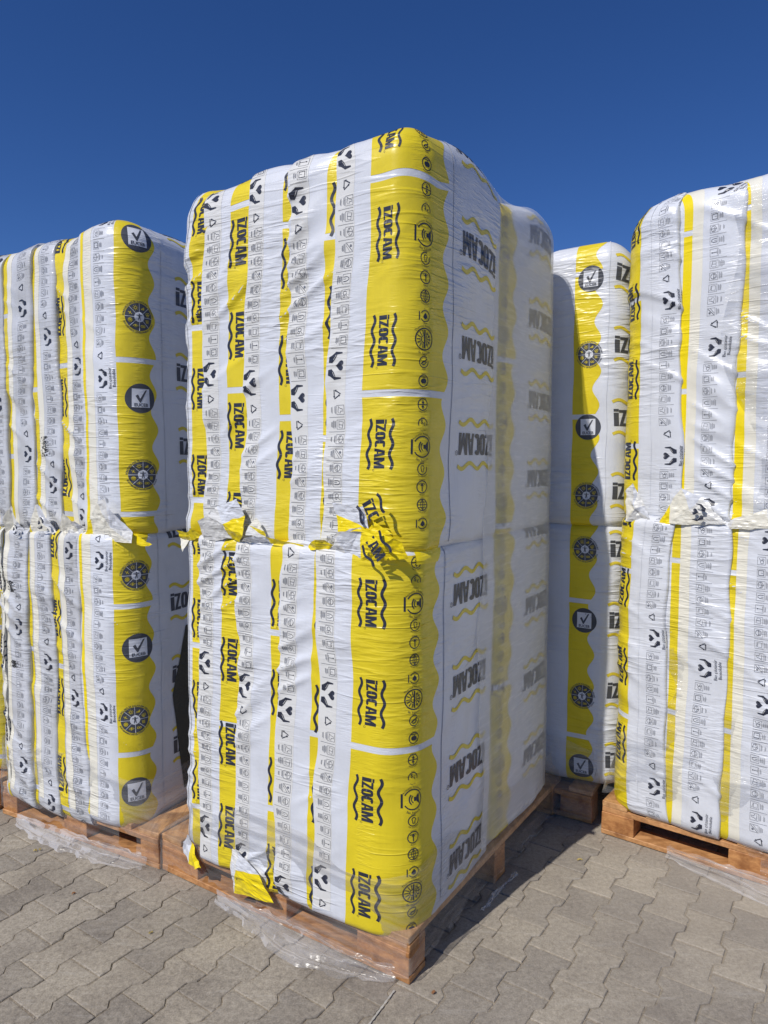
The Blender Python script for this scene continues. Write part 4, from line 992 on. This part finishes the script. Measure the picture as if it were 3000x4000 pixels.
# milky film stretched flat over the long side of the middle stack
sk = Sack(FC, -.60, .003, -.02, 1.212, .15, 2.606, (.1,.12,.11,.05), rt=.13, rb=.03, seed=200, tilt=0, bulge=0, pleat=0, lump=.002, topf=topC)
root = empty('milky_film', (0,0,0), 'milky stretch film drawn over the shaded long side of the middle stack', 'plastic film')
u0, u1 = .60-.0515, .60-.0515+1.19+.12
def fn(u, v):
    z = .20+2.37*v; e = .49+.025*np.sin(z*5)+.012*np.sin(z*17)
    return sk.map(.60-.0515+e+(1.19-e+.12)*u, z+0, .006)
grid_sheet('film_sheet', fn, 70, 150, FROST, root)
def skirt(fr, x0, x1, y0, y1, bx0, bx1, by0, by1, label, ztop, rb=.1, zb=.02, seed=0, torn=.02, holes=None, off=.006, mat=None, ranges=((0,1),)):
    """film running from the sacks down over the pallet edges; u goes from the front left round the near corner to the back right"""
    root = empty('pallet_film', (0,0,0), label, 'plastic film')
    def contour(u, k):   # k=0 pallet, 1 block
        X0 = x0+(bx0-x0)*k-off; X1 = x1+(bx1-x1)*k+off; Y0 = y0+(by0-y0)*k-off; Y1 = y1+(by1-y1)*k
        r = .004+rb*k; s_ = Sack(fr, 0, 1, 0, 1, 0, 1, (.01,.01,.01,.01))
        return X0, X1, Y0, Y1, r
    def fn(u, v):
        Lx = x1-x0; Ly = y1-y0; Lb = .35; tot = Lb+Lx+Ly; t = u*tot
        low = zb+torn*vnoise(np.stack([t*9, t*0+seed, t*0], 1))+torn*.7*vnoise(np.stack([t*31, t*0+seed, t*0], 1))
        zt = ztop+.05*vnoise(np.stack([t*4, t*0+seed+5, t*0], 1))
        z = low+(zt-low)*v; k = sstep(.135, .135+(ztop-.15)*.8, z)
        X0 = x0-off+(bx0-x0)*k; X1 = x1+off+(bx1-x1)*k; Y0 = y0-off+(by0-y0)*k; Y1 = y1+off+(by1-y1)*k; r = .006+rb*k
        X = np.zeros_like(t); Y = np.zeros_like(t)
        a = t < Lb; f = t/Lb; X[a] = X0[a]; Y[a] = (Y0+r+Lb*(1-f))[a]
        b = (t >= Lb) & (t < Lb+Lx); f = (t-Lb)/Lx; X[b] = (X0+(X1-X0)*f)[b]; Y[b] = Y0[b]
        c = t >= Lb+Lx; f = (t-Lb-Lx)/Ly; X[c] = X1[c]; Y[c] = (Y0+(Y1-Y0)*f)[c]
        # round the corners
        for cx_, sx in ((X0+r, -1), (X1-r, 1)):
            cy_ = Y0+r; dx = (X-cx_)*sx; dy = (cy_-Y); m = (dx > 0) & (dy > 0); d = np.sqrt(dx**2+dy**2)+1e-9; mm = m & (d > r)
            X = np.where(mm, cx_+sx*dx/d*r, X); Y = np.where(mm, cy_-dy/d*r, Y)
        g_ = .004*vnoise(np.stack([X*8, Y*8, z*18+seed], 1))+.003*vnoise(np.stack([X*3+z*9, Y*3, z*60+seed], 1))
        Y = Y-np.abs(g_); X = X+g_*np.where(c, 1, -.3)
        return fr.w(np.stack([X, Y, z], 1))
    grid_sheet('film_skirt', fn, 260, 34, mat or FILM, root, holes)
    return root
# middle: clear film, bare at the near corner deck board
def hC(u, v): 
    t = u*(.35+1.135+1.35); d = t-(.35+1.135)
    return (-.012 < d < .05 and .22 < v < .36) or (d > 0 and v < .22+.18*math.sin(d*9)*.5 and d < .5 and v < .02+.10*abs(math.sin(d*3.1))) or (t > .40 and t < .62 and v < .10)
rC = skirt(FC, -1.135, 0, 0, 1.35, -.985, 0, -.026, 1.2, 'clear wrap pulled down over the pallet of the middle stack', .34, rb=.10, seed=3, holes=hC, mat=FILM_MID)
def hL(u, v): t = u*(.35+.965+1.2); return (t > 1.10 and t < 1.20 and .1 < v < .3) or v < .06*abs(math.sin(t*7))
skirt(FL, -.965, 0, 0, 1.2, -.98, -.06, -.02, 1.2, 'clear wrap around the foot of the left stack, torn open near its right end', .36, rb=.10, seed=8, holes=hL)
def hR(u, v):
    t = u*(.35+1.15+1.2)-.35
    return t < .13 and v < .40 or (.13 <= t < .42 and v < .44+.05*math.sin(t*37)) or (.42 <= t < .62 and v < .33+.1*math.sin(t*29))
skirt(FR, 0, 1.15, 0, 1.2, .035, 1.1, -.022, 1.2, 'torn clear wrap hanging round the foot of the right stack', .45, rb=.10, seed=12, holes=hR, mat=FILM_SHINY)
skirt(FB, -1.13, 0, 0, 1.2, -1.1, .04, .02, 1.2, 'clear wrap over the shaded pallet corner in the gap', .34, rb=.12, seed=15)
# shining film over the right stack front
root = empty('shining_film', (0,0,0), 'shining rippled stretch film across the front of the right stack', 'plastic film')
skr = Sack(FR, .035, 1.10, -.004, .6, .15, 2.672, (.10,.05,.05,.05), rt=.13, rb=.05, seed=210, tilt=0, bulge=0, pleat=.003, lump=.004, side=-1, topf=topR)
grid_sheet('film_sheet', lambda u, v: skr.map(.36+.05*np.sin(v*9)+.14*(1-v)+.62*u, 1.44+1.16*v, .016), 50, 130, FILM_SHINY, root)
grid_sheet('film_sheet', lambda u, v: skr.map(.16+.10*np.sin(v*5+1)**2+.8*u, .24+.62*v, .014), 60, 70, FILM_SHINY, root)
root = empty('wrap_film', (0,0,0), 'glossy wrap around the yellow sack at the left frame edge', 'plastic film')
ske = Sack(FE, -.62, .0, .02, .6, .14, 1.31, (.05,.05,.05,.05), rt=.05, rb=.05, seed=211, tilt=0, pleat=.004, lump=.004)
grid_sheet('film_sheet', lambda u, v: ske.map(.25+.5*u, .16+1.1*v, .012), 30, 90, FILM_SHINY, root)

def crumpled(fr, pts, width, label, seed, hgt=.02, lift=.0):
    """loose strip of film lying along a line on the paving: pts local (x, y)"""
    pts = np.array(pts, float); seg = np.cumsum(np.concatenate([[0], np.linalg.norm(np.diff(pts, axis=0), axis=1)])); L = seg[-1]
    def fn(u, v):
        s_ = u*L; X = np.interp(s_, seg, pts[:,0]); Y = np.interp(s_, seg, pts[:,1]); W = np.interp(u, np.linspace(0,1,len(width)), width)
        yy = (v-.5)*W; q = np.stack([s_*11+seed, v*2.2, s_*0], 1)
        edge = .010*vnoise(np.stack([s_*26, v*0+np.round(v)*5+seed, v*0], 1))*np.abs(2*v-1)**3
        rope = np.abs(np.sin(v*PI*2.6+1.6*vnoise(np.stack([s_*5, v*1.5, s_*0+seed], 1))))**2.2
        z = .005+hgt*rope*(.6+.4*vnoise(q))*(1-np.abs(2*v-1)**3)+.003*vnoise(np.stack([s_*40, v*12, s_*0+seed], 1))**2+lift*((1-v)**2)
        return fr.w(np.stack([X+.01*vnoise(q*3), Y-yy+edge, z], 1))
    o = grid_sheet('film_scrap', fn, int(L*140), 22, FILM_CRUMPLED); tag(o, label, 'plastic film', None); return o
crumpled(FC, [(-.80,-.030),(-.66,-.042),(-.50,-.062),(-.34,-.070),(-.20,-.056),(-.05,-.014)], [.02,.05,.08,.12,.11,.07,.02], 'long crumpled strip of clear film trailing on the paving before the middle pallet', 3, .030, .035)
crumpled(FL, [(-.84,-.02),(-.64,-.050),(-.44,-.055),(-.27,-.045),(-.06,-.02)], [.02,.07,.09,.08,.09,.05], 'crumpled strip of clear film lying along the left pallet', 9, .028, .030)
crumpled(FR, [(.28,-.02),(.42,-.05),(.62,-.075),(.95,-.10)], [.02,.08,.14,.17], 'bunched shiny film lying on the paving below the right stack', 14, .035, .04)
crumpled(FC, [(.035,.45),(.035,.60),(.045,.72)], [.02,.05,.02], 'small scrap of clear film in the shade beside the middle pallet', 21, .02)

# ------------------------------------------------------------ small things on the paving
def scrap(x, y, sx, sy, rz, mat, name, label, cat):
    rr = random.Random(int(x*1000)); V = []; n = 8
    for i in range(n): a = 2*PI*i/n; V.append((math.cos(a)*sx*rr.uniform(.6,1.1), math.sin(a)*sy*rr.uniform(.6,1.1), .006+.003*math.sin(3*a)))
    V += [(q[0]*.7, q[1]*.7, q[2]+.003) for q in V]; F = [(i, (i+1)%n, n+(i+1)%n, n+i) for i in range(n)]+[tuple(range(n,2*n)), tuple(range(n-1,-1,-1))]
    o = link(name, mesh_np(name, V, F, smooth=False), mat, None, (x, y, .0)); o.rotation_euler = (0,0,rz); tag(o, label, cat); return o
def gxy(X, Y):
    a = (X-829.5)/1540; b = -(Y-1106)/1540; p_ = math.radians(4.1); d = (a, math.cos(p_)+b*math.sin(p_), -math.sin(p_)+b*math.cos(p_)); t = -1.6/d[2]; return d[0]*t, d[1]*t
scrap(*gxy(937,2147), .010,.006,.6, CHIP, 'wood_chip', 'reddish wood chip right of the near pallet corner', 'wood chip')
scrap(*gxy(76,1840), .009,.005,.2, LEAF, 'dry_leaf', 'pair of dry orange leaf bits on the paving before the left pallet', 'leaf')
scrap(*gxy(87,1838), .006,.005,1.2, LEAF, 'dry_leaf', 'smaller dry leaf bit just right of the pair before the left pallet', 'leaf')
scrap(*gxy(159,1933), .008,.004,.5, CHIP, 'wood_chip', 'reddish chip wedged in a paving joint at the left', 'wood chip')
scrap(*gxy(326,2018), .009,.003,.5, LEAF, 'straw_bit', 'bright orange straw bit in the left foreground paving', 'straw')
scrap(*gxy(1252,1860), .016,.003,.1, LEAF, 'straw_bit', 'pale yellow straw lying in the sun between middle and right pallets', 'straw')
x0,y0 = gxy(852,2142); x1,y1 = gxy(800,2212)
d_ = np.array([x1-x0,y1-y0]); d_ /= np.linalg.norm(d_); q_ = np.array([-d_[1],d_[0]])*.0025; V, F = [], []
for i in range(26):
    p_ = np.array([x0,y0])+d_*(.16*i/25); jj = .0015*math.sin(i*2.3); w_ = 1+.4*math.sin(i*1.7)
    V += [(*(p_+q_*w_+jj*q_/.0025*.3), .0048), (*(p_-q_*w_), .0048)]
    if i: F.append((2*i-2, 2*i, 2*i+1, 2*i-1))
tag(link('chalk_line', mesh_np('chalk_line', V, F, smooth=False), CHALK), 'thin pale chalk line on the paving below the near pallet corner', 'chalk line')
